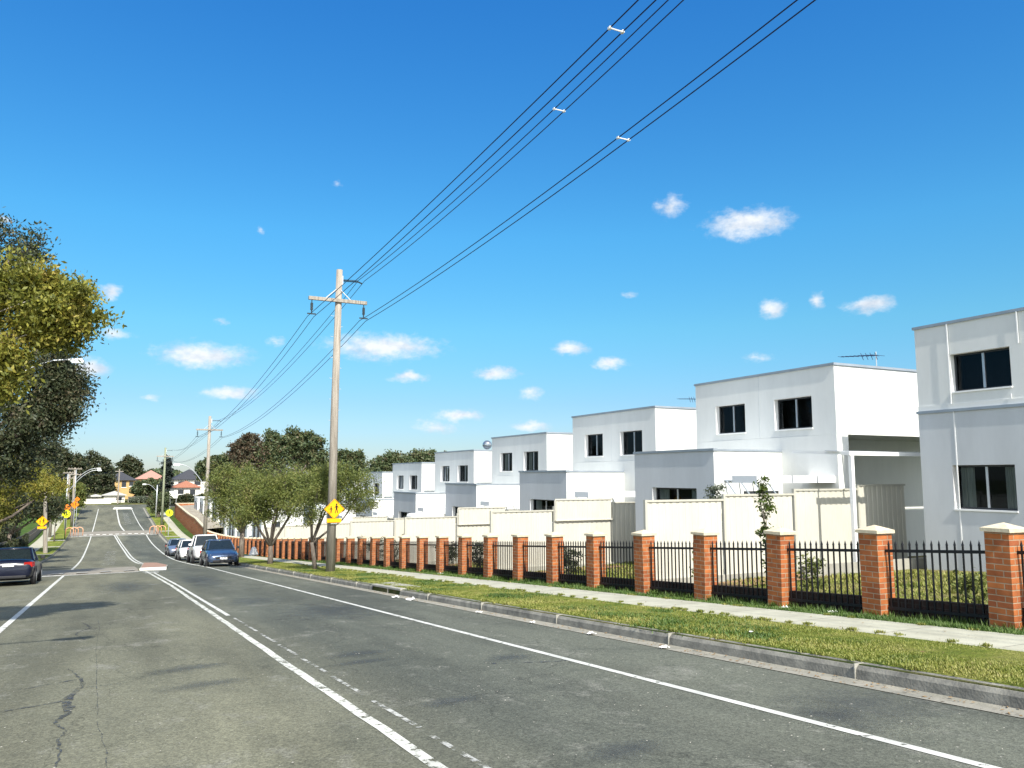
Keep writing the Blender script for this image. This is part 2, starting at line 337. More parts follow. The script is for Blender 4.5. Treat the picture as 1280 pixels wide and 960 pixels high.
# ------------------------------------------------------------------ ground
def build_ground():
    xs=[-900,-300,-60,-20,-9,KL-.06,KL-.02,KR+.02,KR+.06,9.6,10.6,12,17,30,80,300,900]
    dz=[VG,VG,VG,VG,VG,VG,-.08,-.08,VG,VG,-.02,-.02,VG,VG,VG,VG,VG]
    ys=list(np.arange(-60,180.1,3))+[180.2,180.25,181,191,192,192.05,200,240,320,500,900,1500]
    b=MB(); vs=[]; n=len(xs)
    for y in ys:
        for x,d in zip(xs,dz):
            if 180.22<y<192.03: d=-.08
            if y>192.03: d=VG
            z=zr(y)+d
            if y>300: z+= (y-300)*.006
            vs.append((x,y,z))
    fs=[(i*n+k,i*n+k+1,(i+1)*n+k+1,(i+1)*n+k) for i in range(len(ys)-1) for k in range(n-1)]
    b.add(vs,fs); o=b.build('ground',GROUND); tag(o,kind='structure')
build_ground()
strip('road',ASPH,[(KL-.01,0),(-2,.02),(1,.035),(2.1,.04),(4,.03),(KR-.30,0)],-40,180.2,1.5)
b=MB()
ys=[180.2,184,188,192.03]
xs=[-150,-60,-20,0,20,60,150]
b.add([(x,y,zr(y)+.004) for y in ys for x in xs],[(i*7+k,i*7+k+1,i*7+k+8,i*7+k+7) for i in range(3) for k in range(6)])
tag(b.build('cross_road',ASPH),kind='structure')
strip('gutter',GUT,[(KR-.30,.006),(KR-.05,-.012),(KR,.0)],-20,180,2)
def kerb(name, x, s, y0, y1):
    # s=+1: land on +X side
    strip(name,KERB,[(x,-.05),(x+.015*s,.09),(x+.045*s,.128),(x+.15*s,.148),(x+.152*s,.1)],y0,y1,1.2)
kerb('kerb',KR,1,-20,20.2); kerb('kerb',KR,1,22.6,180); kerb('kerb',KL,-1,-20,180)
# joints across the kerb
b=MB()
for y in np.arange(-3.2,60,3.05):
    z=zr(y); b.box(KR-.003,KR+.147,y,y+.012,z+.0,z+.1485)
tag(b.build('kerb_joint',CONC),kind='structure')
strip('verge',VERGE,[(KR+.15,.146),(7.4,.165),(8.0,.175),(8.7,.17)],-20,178,2)
strip('lawn',INNER,[(9.72,.175),(10.2,.13),(10.75,.06),(10.9,.05)],-20,178,2)
strip('yard',YARD,[(10.9,.05),(12.5,.1),(16,.22),(19,.24),(27,.24)],-20,76,2)
strip('left_verge',VERGE,[(KL-.15,.146),(-5,.165),(-6.1,.17)],-20,178,2)
strip('left_lawn',INNER,[(-7.4,.17),(-9,.2),(-12,.2)],-20,178,2)
strip('footpath',PATHM,[(8.68,.17),(8.7,.186),(9.72,.186),(9.74,.17)],-20,178,2)
strip('left_footpath',PATHM,[(-7.4,.17),(-7.38,.186),(-6.1,.186),(-6.08,.17)],-20,178,2)
b=MB()
for y in np.arange(1,100,1.52):
    z=zr(y)+.1875; b.add([(8.70,y,z),(9.72,y,z),(9.72,y+.012,z),(8.70,y+.012,z)],[(0,1,2,3)])
tag(b.build('footpath_joint',GUT),kind='structure')
for x0,x1,y in ((KR+.12,8.7,114),(KR+.12,8.7,124.5),(-6.1,KL-.1,113),(-6.1,KL-.1,101),(-6.1,KL-.1,86)):
    b=MB(); ys=[y,y+1.3]; b.add([(x,yy,zr(yy)+.185) for yy in ys for x in (x0,x1)],[(0,1,3,2)]); tag(b.build('ramp_path',PATHM),kind='structure')
# drain inlet in the kerb
t=thing('drain_inlet','dark slot of a storm drain opening in the right kerb','drain',(KR,20.2,zr(21.4)))
b=MB(); z0,z1=zr(20.2),zr(22.6)
b.hexa([(KR+.1,20.2,z0-.12),(KR+.5,20.2,z0-.12),(KR+.5,22.6,z1-.12),(KR+.1,22.6,z1-.12)],[(KR+.1,20.2,z0+.02),(KR+.5,20.2,z0+.02),(KR+.5,22.6,z1+.02),(KR+.1,22.6,z1+.02)]); b.build('pit',BLACK,t,world=True)
b=MB(); b.hexa([(KR-.0,20.15,z0+.105),(KR+.62,20.15,z0+.12),(KR+.62,22.65,z1+.12),(KR-.0,22.65,z1+.105)],[(KR-.0,20.15,z0+.165),(KR+.62,20.15,z0+.185),(KR+.62,22.65,z1+.185),(KR-.0,22.65,z1+.165)]); b.build('lintel',CONC,t,world=True,bevel=.015)

# ------------------------------------------------------------------ road markings (thin paint sheets)
def crown(x):  # height of the road surface across
    return float(np.interp(x,[KL,-2,1,2.1,4,KR-.42],[0,.02,.035,.04,.03,0]))
def line(pts, w, m=PAINT, dz=.005, name='road_marking', jit=0, step=1.0):
    b=MB(); ps=[]
    for (x0,y0),(x1,y1) in zip(pts[:-1],pts[1:]):
        n=max(1,int(abs(y1-y0)/step)); ps += [(x0+(x1-x0)*i/n,y0+(y1-y0)*i/n) for i in range(n)]
    ps.append(pts[-1]); vs=[]
    for i,(x,y) in enumerate(ps):
        j=random.uniform(-jit,jit) if jit else 0
        vs += [(x-w/2+j,y,zr(y)+crown(x-w/2)+dz),(x+w/2+j,y,zr(y)+crown(x+w/2)+dz)]
    b.add(vs,[(2*i,2*i+1,2*i+3,2*i+2) for i in range(len(ps)-1)]); o=b.build(name,m)
    if o.data.polygons[0].normal.z<0: o.data.flip_normals()
    return tag(o,kind='structure')
def smooth(pts,n=6):
    out=[]; P=[pts[0]]+list(pts)+[pts[-1]]
    for i in range(1,len(P)-2):
        p0,p1,p2,p3=[np.array(P[i+k]) for k in (-1,0,1,2)]
        for k in range(n):
            t=k/n; out.append(tuple(.5*((2*p1)+(-p0+p2)*t+(2*p0-5*p1+4*p2-p3)*t*t+(-p0+3*p1-3*p2+p3)*t**3)))
    out.append(tuple(pts[-1])); return out
line([(5.12,-10),(5.12,45)],.095)
line(smooth([(5.12,45),(5.1,48),(4.88,54),(4.78,62),(4.82,70),(5.05,88),(5.05,106),(5.1,122)]),.13)
line(smooth([(5.1,127),(4.95,133),(4.7,145),(4.5,178)]),.13)
line([(2.1,-10),(2.1,9),(2.12,30),(1.95,45.5)],.10,PAINTC,jit=.01,step=.6)
line([(2.33,17.5),(2.32,30),(2.2,42.5)],.085)
for y in np.arange(-6,17,1.55): line([(2.37,y),(2.36,y+1.25)],.05,PAINT_F)
line([(-1.66,-10),(-1.66,45.0)],.12)
line(smooth([(-1.6,52),(-1.6,70),(-1.66,95),(-1.6,122)]),.13)
line(smooth([(-1.6,127),(-1.5,140),(-1.35,178)]),.13)
line(smooth([(2.45,57.5),(2.1,61),(1.95,72),(1.85,92),(1.45,112),(1.15,123)]),.14); line(smooth([(2.72,57.5),(2.35,61),(2.2,72),(2.1,92),(1.7,112),(1.4,122.5)]),.12)
line(smooth([(2.6,127.5),(2.15,136),(1.95,147),(1.85,178)]),.2)
for i in range(9):   # zig-zag approach marking
    y=60+i*3.6
    line([(-.1+i*.04,y),(.75+i*.04,y+1.7)],.16,PAINT_F); line([(.75+i*.04,y+1.8),(-.06+i*.04,y+3.5)],.16,PAINT_F)
for i in range(7):
    y=140+i*3.7
    line([(2.75,y),(3.6,y+1.8)],.2,PAINT_F); line([(3.6,y+1.9),(2.8,y+3.6)],.2,PAINT_F)
def xline(x0,x1,y,w,m=PAINT,dz=.005):
    b=MB(); n=max(1,int((x1-x0)/.7)); xs=[x0+(x1-x0)*i/n for i in range(n+1)]
    b.add([(x,yy,zr(yy)+crown(x)+dz) for yy in (y,y+w) for x in xs],[(i,i+1,n+2+i,n+1+i) for i in range(n)])
    o=b.build('road_marking',m)
    if o.data.polygons[0].normal.z<0: o.data.flip_normals()
    tag(o,kind='structure')
# raised road tables
def table(x0,x1,y0,y1,ramp,m,h=.09):
    b=MB(); xs=list(np.linspace(x0,x1,9)); vs=[]
    prof=[(y0,.004),(y0+ramp,h),(y1-ramp,h),(y1,.004)]
    for y,d in prof: vs += [(x,y,zr(y)+crown(x)+d) for x in xs]
    b.add(vs,[(i*9+k,i*9+k+1,i*9+k+10,i*9+k+9) for i in range(3) for k in range(8)])
    o=b.build('speed_table',m)
    if o.data.polygons[0].normal.z<0: o.data.flip_normals()
    tag(o,kind='structure')
table(KL+.05,1.62,45.2,52,.9,TABLE)
table(KL+.05,KR-.45,122.3,129.3,1.2,TABLE)
xline(KL+.1,1.6,44.6,.42,PAINT,.007)
for i in range(4): xline(-2.2+i*1.05,-1.7+i*1.05,45.45,.75,PAINT,.062+.012)
xline(KL+.1,-1.8,44.9,.8,WHITEK,.014)
for i in range(11): xline(-2.6+i*.78,-2.15+i*.78,122.5,1.5,WHITEK,.085)
xline(KL+.2,KR-.5,121.6,.5,PAINT,.006)
# traffic island
t=thing('traffic_island','brick paved traffic island with white kerb nose at the first road table','traffic island',(2.3,46.2,zr(46.2)))
pl=[(1.72,46.4),(2.95,46.2),(3.35,51),(3.1,57),(2.35,58.2),(2.0,52)]
def slab(poly,h0,h1,name,m,par,sh=1.0):
    cx=sum(p[0] for p in poly)/len(poly); cyy=sum(p[1] for p in poly)/len(poly)
    po=[(cx+(x-cx)*sh,cyy+(y-cyy)*sh) for x,y in poly]; n=len(po); b=MB()
    b.add([(x,y,zr(y)+h0) for x,y in po]+[(x,y,zr(y)+h1) for x,y in po],[tuple(range(n)),tuple(range(n,2*n))]+[(i,(i+1)%n,n+(i+1)%n,n+i) for i in range(n)])
    return b.build(name,m,par,world=True,bevel=.02)
slab(pl,0,.13,'kerb_edge',CONC,t); slab(pl,.1,.145,'paving',ISL,t,.94); slab([(1.7,46.3),(2.97,46.1),(3.05,47.2),(1.75,47.3)],0,.15,'nose',WHITEK,t)
b=MB()
for p,q in (((1.6,44.9),(2.9,45.3)),((1.75,43.6),(2.5,44.0)),((1.8,42.3),(2.4,42.8))):
    z=zr(p[1])+.05; b.add([(p[0],p[1],z),(q[0],p[1],z),(q[0],q[1],zr(q[1])+.05),(p[0],q[1],zr(q[1])+.05)],[(0,1,2,3)])
tag(b.build('road_marking',PAINT),kind='structure')
t=thing('traffic_island','pale concrete island at the far end of the road before the junction','traffic island',(2.6,177,zr(177)))
slab([(1.2,176),(4.6,176),(4.4,179),(1.4,179)],0,.2,'kerb_edge',WHITEK,t)
# tar-sealed cracks and stains
def blobpath(pts,ws,m,dz=.007,name='tar_seal'):
    b=MB(); vs=[]; P=smooth([(p[0],p[1],w) for p,w in zip(pts,ws)],7)
    for x,y,w in P:
        j=random.uniform(-.012,.012); w=w*random.uniform(.7,1.2)
        vs += [(x-w/2+j,y,zr(y)+crown(x)+dz),(x+w/2+j,y,zr(y)+crown(x)+dz)]
    b.add(vs,[(2*i,2*i+1,2*i+3,2*i+2) for i in range(len(P)-1)]); o=b.build(name,m)
    if o.data.polygons[0].normal.z<0: o.data.flip_normals()
    tag(o,kind='structure')
blobpath([(-.33,11.9),(-.2,11.2),(-.14,10.4),(-.25,9.6),(-.22,8.9),(-.3,8.5),(-.2,8.0)],[.01,.03,.06,.11,.08,.04,.01],TAR)
blobpath([(-.21,8.1),(-.25,7.7),(-.22,7.2),(-.24,6.6),(-.22,6.0)],[.012,.03,.015,.025,.01],TAR)
blobpath([(-.05,20),(-.0,17),(-.02,14),(.0,11),(.03,8.5),(.1,6.8),(.1,5)],[.004,.007,.005,.008,.006,.009,.005],TAR)
blobpath([(-.3,18.3),(-.15,17.2),(-.35,16.3),(-.2,15.2)],[.02,.05,.03,.05],TAR)
b=MB()
for (xa,ya,xb,yb,w) in ((-1.9,8.9,-.3,9.55,.03),(-.1,10.3,.25,10.25,.02),(-.75,10.6,-.2,10.9,.03),(4.2,8.9,5.05,8.6,.04)):
    n=8; vs=[]
    for i in range(n+1):
        x=xa+(xb-xa)*i/n; y=ya+(yb-ya)*i/n+random.uniform(-.03,.03); vs += [(x,y-w/2,zr(y)+crown(x)+.007),(x,y+w/2,zr(y)+crown(x)+.007)]
    b.add(vs,[(2*i,2*i+1,2*i+3,2*i+2) for i in range(n)])
tag(b.build('tar_seal',TAR),kind='structure')
for (x,y,rx,ry) in ((3.1,10.7,.45,.3),(2.95,10.0,.4,.2),(3.0,7.2,.33,.2),(1.1,9.6,.5,.28),(1.05,10.9,.5,.3),(4.6,9.2,.35,.3),(3.4,4.95,.35,.25),(5.9,5.1,.7,.7),(5.4,4.9,.3,.5),(4.3,17,1,2),(3.4,21,.7,1.5),(.8,31,.9,4),(3.4,33,.8,5),(.2,6.2,.4,.3)):
    b=MB(); n=5; vs=[(x+rx*1.4*(i/n*2-1),y+ry*1.4*(j/n*2-1),zr(y+ry*1.4*(j/n*2-1))+crown(x+rx*1.4*(i/n*2-1))+.004) for j in range(n+1) for i in range(n+1)]
    b.add(vs,[(j*(n+1)+i,j*(n+1)+i+1,(j+1)*(n+1)+i+1,(j+1)*(n+1)+i) for j in range(n) for i in range(n)]); o=b.build('oil_stain',STAIN,off=(x,y,zr(y)))
    if o.data.polygons[0].normal.z<0: o.data.flip_normals()
    tag(o,kind='structure')

# ------------------------------------------------------------------ brick fence along the footpath
FX=10.92; SP=2.051; PY0=6.87-3*SP
fence=thing('brick_fence','long stepped fence of orange brick piers, cream caps and black spear pickets beside the footpath','fence',(FX,PY0,zr(PY0)+.03))
b=MB(); b.box(-.17,.17,-.17,.17,-.3,1.33); pier0=b.build('pier',BRICK,fence)
b=MB(); b.box(-.205,.205,-.205,.205,1.33,1.38)
b.add([(-.205,-.205,1.38),(.205,-.205,1.38),(.205,.205,1.38),(-.205,.205,1.38),(0,0,1.455)],[(0,1,4),(1,2,4),(2,3,4),(3,0,4)]); cap0=b.build('cap',CREAM,pier0)
def slope(y,d=1.0): return (zr(y+d)-zr(y-d))/(2*d)
def panel_mesh(sl,full):
    b=MB(); y0,y1=.17,SP-.17; n=14
    def zz(y): return sl*y
    def bar(z,h,w): b.hexa([(-w,y0,zz(y0)+z),(w,y0,zz(y0)+z),(w,y1,zz(y1)+z),(-w,y1,zz(y1)+z)],[(-w,y0,zz(y0)+z+h),(w,y0,zz(y0)+z+h),(w,y1,zz(y1)+z+h),(-w,y1,zz(y1)+z+h)])
    bar(1.03,.045,.018); bar(.16,.04,.016)
    for i in range(n):
        y=y0+(y1-y0)*(i+.5)/n; r=.0105; z=zz(y)
        b.box(-r,r,y-r,y+r,z+.09,z+1.14)
        b.add([(-.014,y-.014,z+1.14),(.014,y-.014,z+1.14),(.014,y+.014,z+1.14),(-.014,y+.014,z+1.14),(0,y,z+1.22)],[(0,1,4),(1,2,4),(2,3,4),(3,0,4),(0,3,2,1)])
    return b
def plinth_mesh(sl):
    b=MB(); y0,y1=.17,SP-.17
    b.hexa([(.02,y0,sl*y0-.3),(.14,y0,sl*y0-.3),(.14,y1,sl*y1-.3),(.02,y1,sl*y1-.3)],[(.02,y0,sl*y0+.33),(.14,y0,sl*y0+.33),(.14,y1,sl*y1+.33),(.02,y1,sl*y1+.33)]); return b
cache={}
NP=52
for i in range(NP):
    y=PY0+i*SP; z=zr(y)+.03; l=(0,y-PY0,z-fence.location.z)
    if i==0: p=pier0
    else:
        p=pier0.copy(); COL.objects.link(p); p.parent=fence; c=cap0.copy(); COL.objects.link(c); c.parent=p
    p.location=(0,l[1],l[2]); 
    if i: p.rotation_euler=(random.uniform(-.012,.012),random.uniform(-.012,.012),random.choice([0,math.pi/2,math.pi,-math.pi/2]))
    if i==NP-1: break
    sl=round((zr(y+SP)-zr(y))/SP,3)
    if sl not in cache:
        cache[sl]=(panel_mesh(sl,1).build('picket_panel',BLACK,fence),plinth_mesh(sl).build('plinth',BRICKD,fence)); a,c=cache[sl]
    else:
        a=cache[sl][0].copy(); c=cache[sl][1].copy(); COL.objects.link(a); COL.objects.link(c); a.parent=fence; c.parent=fence
    a.location=l; c.location=l
YE=PY0+(NP-1)*SP
# solid far retaining wall with embankment behind
t=thing('retaining_wall','solid orange brick retaining wall with cream coping at the far end of the fence','wall',(FX,YE,zr(YE)))
b=MB(); bc=MB(); ys=list(np.arange(YE+.2,156,2.2))
for a,c in zip(ys[:-1],ys[1:]):
    za,zc=zr(a)+.16,zr(c)+.16; ha=1.4+min(1,(a-YE)/12)*.75; hc=1.4+min(1,(c-YE)/12)*.75
    b.hexa([(FX-.12,a,za-.3),(FX+.12,a,za-.3),(FX+.12,c,zc-.3),(FX-.12,c,zc-.3)],[(FX-.12,a,za+ha),(FX+.12,a,za+ha),(FX+.12,c,zc+hc),(FX-.12,c,zc+hc)])
    bc.hexa([(FX-.16,a,za+ha),(FX+.16,a,za+ha),(FX+.16,c,zc+hc),(FX-.16,c,zc+hc)],[(FX-.16,a,za+ha+.12),(FX+.16,a,za+ha+.12),(FX+.16,c,zc+hc+.12),(FX-.16,c,zc+hc+.12)])
e=ys[-1]; ze=zr(e)+.16; b.box(FX-.12,30,e,e+.24,ze-.3,ze+2.15); bc.box(FX-.16,30,e-.03,e+.28,ze+2.152,ze+2.27)
b.build('wall',BRICK,t,world=True); bc.build('coping',CREAM,t,world=True)
b=MB(); yy=list(np.arange(YE+1,155.5,3))+[155.2]; xs=[FX+.12,14,22,34]; hh=[1.3,1.5,1.6,1.6]
b.add([(x,y,zr(y)+.1+h+min(1,(y-YE)/12)*.5) for y in yy for x,h in zip(xs,hh)],[(i*4+k,i*4+k+1,i*4+k+5,i*4+k+4) for i in range(len(yy)-1) for k in range(3)])
o=b.build('embankment',mat('embankment_gravel',(.22,.19,.14),.95,col2=(.36,.33,.27),scale=1.5,bump=.6)); tag(o,kind='structure')
if o.data.polygons[0].normal.z<0: o.data.flip_normals()

# ------------------------------------------------------------------ houses
def wallX(b, X, y0,y1,z0,z1, holes, depth=.22):
    ys=sorted({y0,y1,*[h[0] for h in holes],*[h[1] for h in holes]}); zs=sorted({z0,z1,*[h[2] for h in holes],*[h[3] for h in holes]})
    for a,c in zip(ys[:-1],ys[1:]):
        for e,f in zip(zs[:-1],zs[1:]):
            if any(h[0]<=a and c<=h[1] and h[2]<=e and f<=h[3] for h in holes): continue
            b.add([(X,a,e),(X,c,e),(X,c,f),(X,a,f)],[(0,3,2,1)])
    for h in holes:
        a,c,e,f=h; D=X+depth
        b.mi=1; b.add([(X,a,e),(X,c,e),(X,c,f),(X,a,f),(D,a,e),(D,c,e),(D,c,f),(D,a,f)],[(0,1,5,4),(1,2,6,5),(2,3,7,6),(3,0,4,7)]); b.mi=0
def window(par, X, h, curtain=0, split=True, framemat=None, depth=.205):
    a,c,e,f=h; Xf=X+depth-.045; fm=framemat or ALU
    b=MB(); w=.045
    b.box(Xf,Xf+.05,a,c,e,e+w); b.box(Xf,Xf+.05,a,c,f-w,f); b.box(Xf,Xf+.05,a,a+w,e+w,f-w); b.box(Xf,Xf+.05,c-w,c,e+w,f-w)
    fr=b.build('window_frame',fm,par,world=True)
    m=(a+c)/2
    b=MB(); b.box(Xf-.004,Xf+.046,m-.03,m+.03,e+w,f-w); b.build('mullion',ALUS,fr)
    b=MB(); b.add([(Xf+.02,a+w,e+w),(Xf+.02,c-w,e+w),(Xf+.02,c-w,f-w),(Xf+.02,a+w,f-w)],[(0,3,2,1)]); b.build('pane',GLASS,fr)
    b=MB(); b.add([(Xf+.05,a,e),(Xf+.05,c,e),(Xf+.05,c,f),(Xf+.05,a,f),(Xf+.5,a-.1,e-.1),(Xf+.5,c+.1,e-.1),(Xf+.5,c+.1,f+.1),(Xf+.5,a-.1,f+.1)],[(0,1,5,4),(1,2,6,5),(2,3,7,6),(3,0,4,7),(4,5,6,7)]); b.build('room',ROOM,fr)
    if curtain:
        b=MB(); n=16; zt=f-.05; zb=e+.03
        segs={1:[(a+.05,a+.05+(c-a)*.22),(c-.05-(c-a)*.22,c-.05)],2:[(m-(c-a)*.16,m+(c-a)*.05)],3:[(a+.05,a+(c-a)*.45)]}[curtain]
        for s0,s1 in segs:
            vs=[]; 
            for i in range(n+1):
                y=s0+(s1-s0)*i/n; x=Xf+.12+.02*math.sin(i*1.9); vs += [(x,y,zb),(x,y,zt)]
            b.add(vs,[(2*i,2*i+2,2*i+3,2*i+1) for i in range(n)])
        b.build('curtain',CURT,fr)
    # thin white reveal trim standing proud of the render
    b=MB(); w=.04
    b.box(X-.03,X+.11,a-w*.3,c+w*.3,e-w,e-.001)
    b.build('window_trim',TRIMW,fr)
    # parent coordinates: frame children were built in world coords -> shift
    for ch in fr.children:
        if ch.data: ch.data.transform(__import__('mathutils').Matrix.Translation(-Vector(par.location)))
    return fr
HX=18.8
def coping(b,x0,x1,y0,y1,z,t=.07,o=.04,w=.16):
    b.box(x0-o,x0+w,y0-o,y1+o,z,z+t); b.box(x1-w,x1+o,y0-o,y1+o,z,z+t)
    b.box(x0+w,x1-w,y0-o,y0+w,z,z+t); b.box(x0+w,x1-w,y1-w,y1+o,z,z+t)
def house(k,label,curt=(0,0,0)):
    yn=16.5+8.62*k; yf=yn+6.2; zt=3.25-.585*k; gz=zr((yn+yf)/2)+.15
    h=thing('townhouse',label,'house',(HX,yn,gz),group='white and grey townhouses in a row behind the fence')
    if k==-1: yf=yn+5.95
    xb=27.5; zm=zt-2.02; zbase=gz-.8
    # upper storey
    wins=[(yn+.88,yn+2.4,zt-1.78,zt-.82),(yn+3.72,yn+5.15,zt-1.78,zt-.82)]
    if k==-1: wins=[(yn+.6,yn+2.1,zt-1.72,zt-.78),(yn+3.5,yn+5.0,zt-1.72,zt-.78)]
    b=MB(); wallX(b,HX,yn,yf,zm,zt,wins); b.build('facade_wall',[WALLG,TRIMW],h,world=True)
    b=MB(); b.add([(HX,yn,zm),(xb,yn,zm),(xb,yf,zm),(HX,yf,zm),(HX,yn,zt),(xb,yn,zt),(xb,yf,zt),(HX,yf,zt)],[(0,1,5,4),(2,3,7,6),(1,2,6,5),(0,3,2,1)]); b.build('side_wall',WALLW,h,world=True)
    b=MB(); b.box(HX+.16,xb-.16,yn+.16,yf-.16,zt-.25,zt-.15); b.build('roof',COPE,h,world=True)
    b=MB(); coping(b,HX,xb,yn,yf,zt+.002); b.build('coping',COPE,h,world=True)
    if k>=0:
        b=MB(); b.box(HX-.003,HX+.01,yn+3.05,yn+3.062,zm,zt); b.build('control_joint',WALLB,h,world=True)
    for i,w in enumerate(wins): window(h,HX,w,curt[i])
    # lower storey: wing wall under the overhang, then body
    yb=yn+2.17
    if k==-1:
        lw=[(yn+3.55,yn+5.1,zt-4.62,zt-3.55)]
        b=MB(); wallX(b,HX-.035,yn,yf,zbase,zm-.20,lw,.22); b.add([(HX-.035,yf,zbase),(HX+5,yf,zbase),(HX+5,yf,zm-.2),(HX-.035,yf,zm-.2)],[(0,1,2,3)]); b.build('ground_floor_wall',[WALLB,TRIMW],h,world=True)
        b=MB(); b.box(HX-.07,HX+.02,yn,yf+.03,zm-.2,zm-.13); b.build('band',COPE,h,world=True)
        b=MB(); b.box(HX-.02,HX+.01,yn,yf,zm-.13,zm-.001); b.build('lintel_wall',WALLG,h,world=True)
        b=MB()
        for yy,z0,z1 in ((yf-.95,zm,zt),(yf-2.7,zt-.75,zt),(yf-2.45-.0,zm,zt-1.9),(yf-1.0,zbase,zm-.2)): b.box(HX-.045,HX-.03,yy,yy+.03,z0,z1)
        b.build('control_joint',TRIMW,h,world=True)
        window(h,HX-.035,lw[0],1)
        b=MB(); b.box(HX+.72,xb,yn,yf-.01,zbase,zm-.002); b.build('ground_floor_body',WALLW,h,world=True)
        return h
    b=MB(); b.box(HX,HX+.46,yn,yb,zbase,zm-.002); b.build('wing_wall',[WALLW],h,world=True)
    b=MB(); b.box(HX-.012,HX-.003,yn+.001,yf-.001,zbase,zm-.004); b.build('facade_return',WALLG,h,world=True)
    b=MB(); b.box(HX+.46,xb,yb,yf,zbase,zm-.002); b.box(HX,HX+.46,yb+.001,yf,zbase,zm-.003); b.build('ground_floor_body',WALLW,h,world=True)
    b=MB(); b.box(21.3,23.8,yb-.03,yb-.001,gz+.1,gz+2.2); b.build('glass_door',ALU,h,world=True)
    # low front block
    xl=16.08; zl=zt-2.48; lw=[(yb+.82,yb+3.05,zl-2.0,zl-1.12)]
    b=MB(); wallX(b,xl,yb,yf,zbase,zl,lw,.22); b.build('front_block_wall',[WALLB,TRIMW],h,world=True)
    b=MB(); b.add([(xl,yb,zbase),(HX+.4,yb,zbase),(HX+.4,yf,zbase),(xl,yf,zbase),(xl,yb,zl),(HX-.01,yb,zl),(HX-.01,yf,zl),(xl,yf,zl)],[(0,1,5,4),(2,3,7,6),(4,5,6,7)]); b.build('front_block_side',WALLW,h,world=True)
    b=MB(); b.box(xl-.04,xl+.12,yb-.04,yf+.03,zl+.002,zl+.075); b.box(xl+.12,HX-.002,yb-.03,yb+.12,zl+.002,zl+.06); b.build('front_block_coping',COPE,h,world=True)
    window(h,xl,lw[0],curt[2])
    b=MB(); b.box(17.2,18.6,yb-.02,yb-.001,gz+.1,zl-1.2); b.build('glass_door',ALU,h,world=True)
    # patio cover: slab, beam, rafters, post
    zc=zl-.94; pc=MB(); pc.box(15.8,HX-.014,yn+.12,yn+1.1,zc,zc+.2); co=pc.build('canopy',TRIMW,h,world=True)
    return h
labels=['nearest townhouse at the right edge, dark band under its upper window',
 'big white-sided townhouse with a white steel pergola before its recess',
 'third townhouse from the right edge, left of the one with roof aerial and dark windows',
 'townhouse in the middle of the row, right of the roof tank on a stand',
 'townhouse directly left of the roof tank on a stand',
 'sixth townhouse from the right, last one standing clear of the street trees',
 'small far townhouse half hidden by the crown of the tree beside the timber pole',
 'far townhouse showing only in gaps between the street trees']
CU=[(0,0,1),(0,0,1),(0,0,1),(1,1,1),(2,2,0),(2,2,0),(2,0,0),(0,0,0)]
HO=[house(k,labels[k+1],CU[k+1]) for k in range(-1,7)]

# white terrace units further down the street
for i in range(8):
    yn=79+8.7*i; gz=zr(yn+3)+.2; zt=-3.05-.05*i; lab=['nearest of the low white terrace units beyond the townhouses','second low white terrace unit beyond the townhouses, behind the tree trunks','third low white terrace unit, seen between the street tree crowns','fourth low white terrace unit, right behind the second street pole','fifth low white terrace unit, just left of the second street pole','sixth low white terrace unit, above the orange fence','seventh low white terrace unit, near the end of the orange fence','farthest low white terrace unit at the corner embankment'][i]
    h=thing('terrace_unit',lab,'house',(13.2,yn,gz),group='low white terrace units at the far end of the fence')
    b=MB(); b.box(13.2,21,yn,yn+5.6,gz-1,zt); b.build('wall',WALLW,h,world=True)
    for q in ((13.14,13.198,yn+1.2,yn+1.9,gz+.6,zt-.8),(13.14,13.198,yn+3.5,yn+4.3,gz+.3,zt-.6),(14.2,14.9,yn-.05,yn-.002,gz+.2,zt-1.2)): b=MB(); b.box(*q); b.build('window',ALU,h,world=True)
    b=MB(); b.box(13.1,21.1,yn-.1,yn+5.7,zt+.002,zt+.09); b.build('roof',TRIMW,h,world=True)

# pergolas
def pergola(k,label):
    yn=16.5+8.62*k; zt=3.25-.585*k; zb=zt-2.7; y0=yn-1.95; gz=zr(y0)+.2
    t=thing('pergola',label,'pergola',(17.05,y0,gz))
    b=MB(); b.box(17.0,17.1,y0-.05,y0+.05,gz-.1,zb-.002); b.build('post',TRIMW,t,world=True)
    b=MB(); b.box(20.9,21.0,y0-.05,y0+.05,gz-.1,zb-.002); b.build('post',TRIMW,t,world=True)
    b=MB(); b.box(16.95,21.05,y0-.04,y0+.04,zb,zb+.1); b.build('beam',TRIMW,t,world=True)
    b=MB(); b.box(19.35,21.05,yn+.02,yn+.1,zb+.1,zb+.2); b.build('beam',TRIMW,t,world=True)
    for i in range(5):
        b=MB(); x=17.05+i*.96; b.hexa([(x-.025,y0+.045,zb+.01),(x+.025,y0+.045,zb+.01),(x+.025,yn+.02,zb+.11),(x-.025,yn+.02,zb+.11)],[(x-.025,y0+.045,zb+.09),(x+.025,y0+.045,zb+.09),(x+.025,yn+.02,zb+.19),(x-.025,yn+.02,zb+.19)]); b.build('rafter',TRIMW,t,world=True)
    b=MB(); b.hexa([(16.95,y0+.3,zb+.115),(21.05,y0+.3,zb+.115),(21.05,y0+.75,zb+.14),(16.95,y0+.75,zb+.14)],[(16.95,y0+.3,zb+.125),(21.05,y0+.3,zb+.125),(21.05,y0+.75,zb+.15),(16.95,y0+.75,zb+.15)]); b.build('roof_panel',COPE,t,world=True)
    return t
pergola(0,'white steel pergola standing before the recess of the big white-sided townhouse')
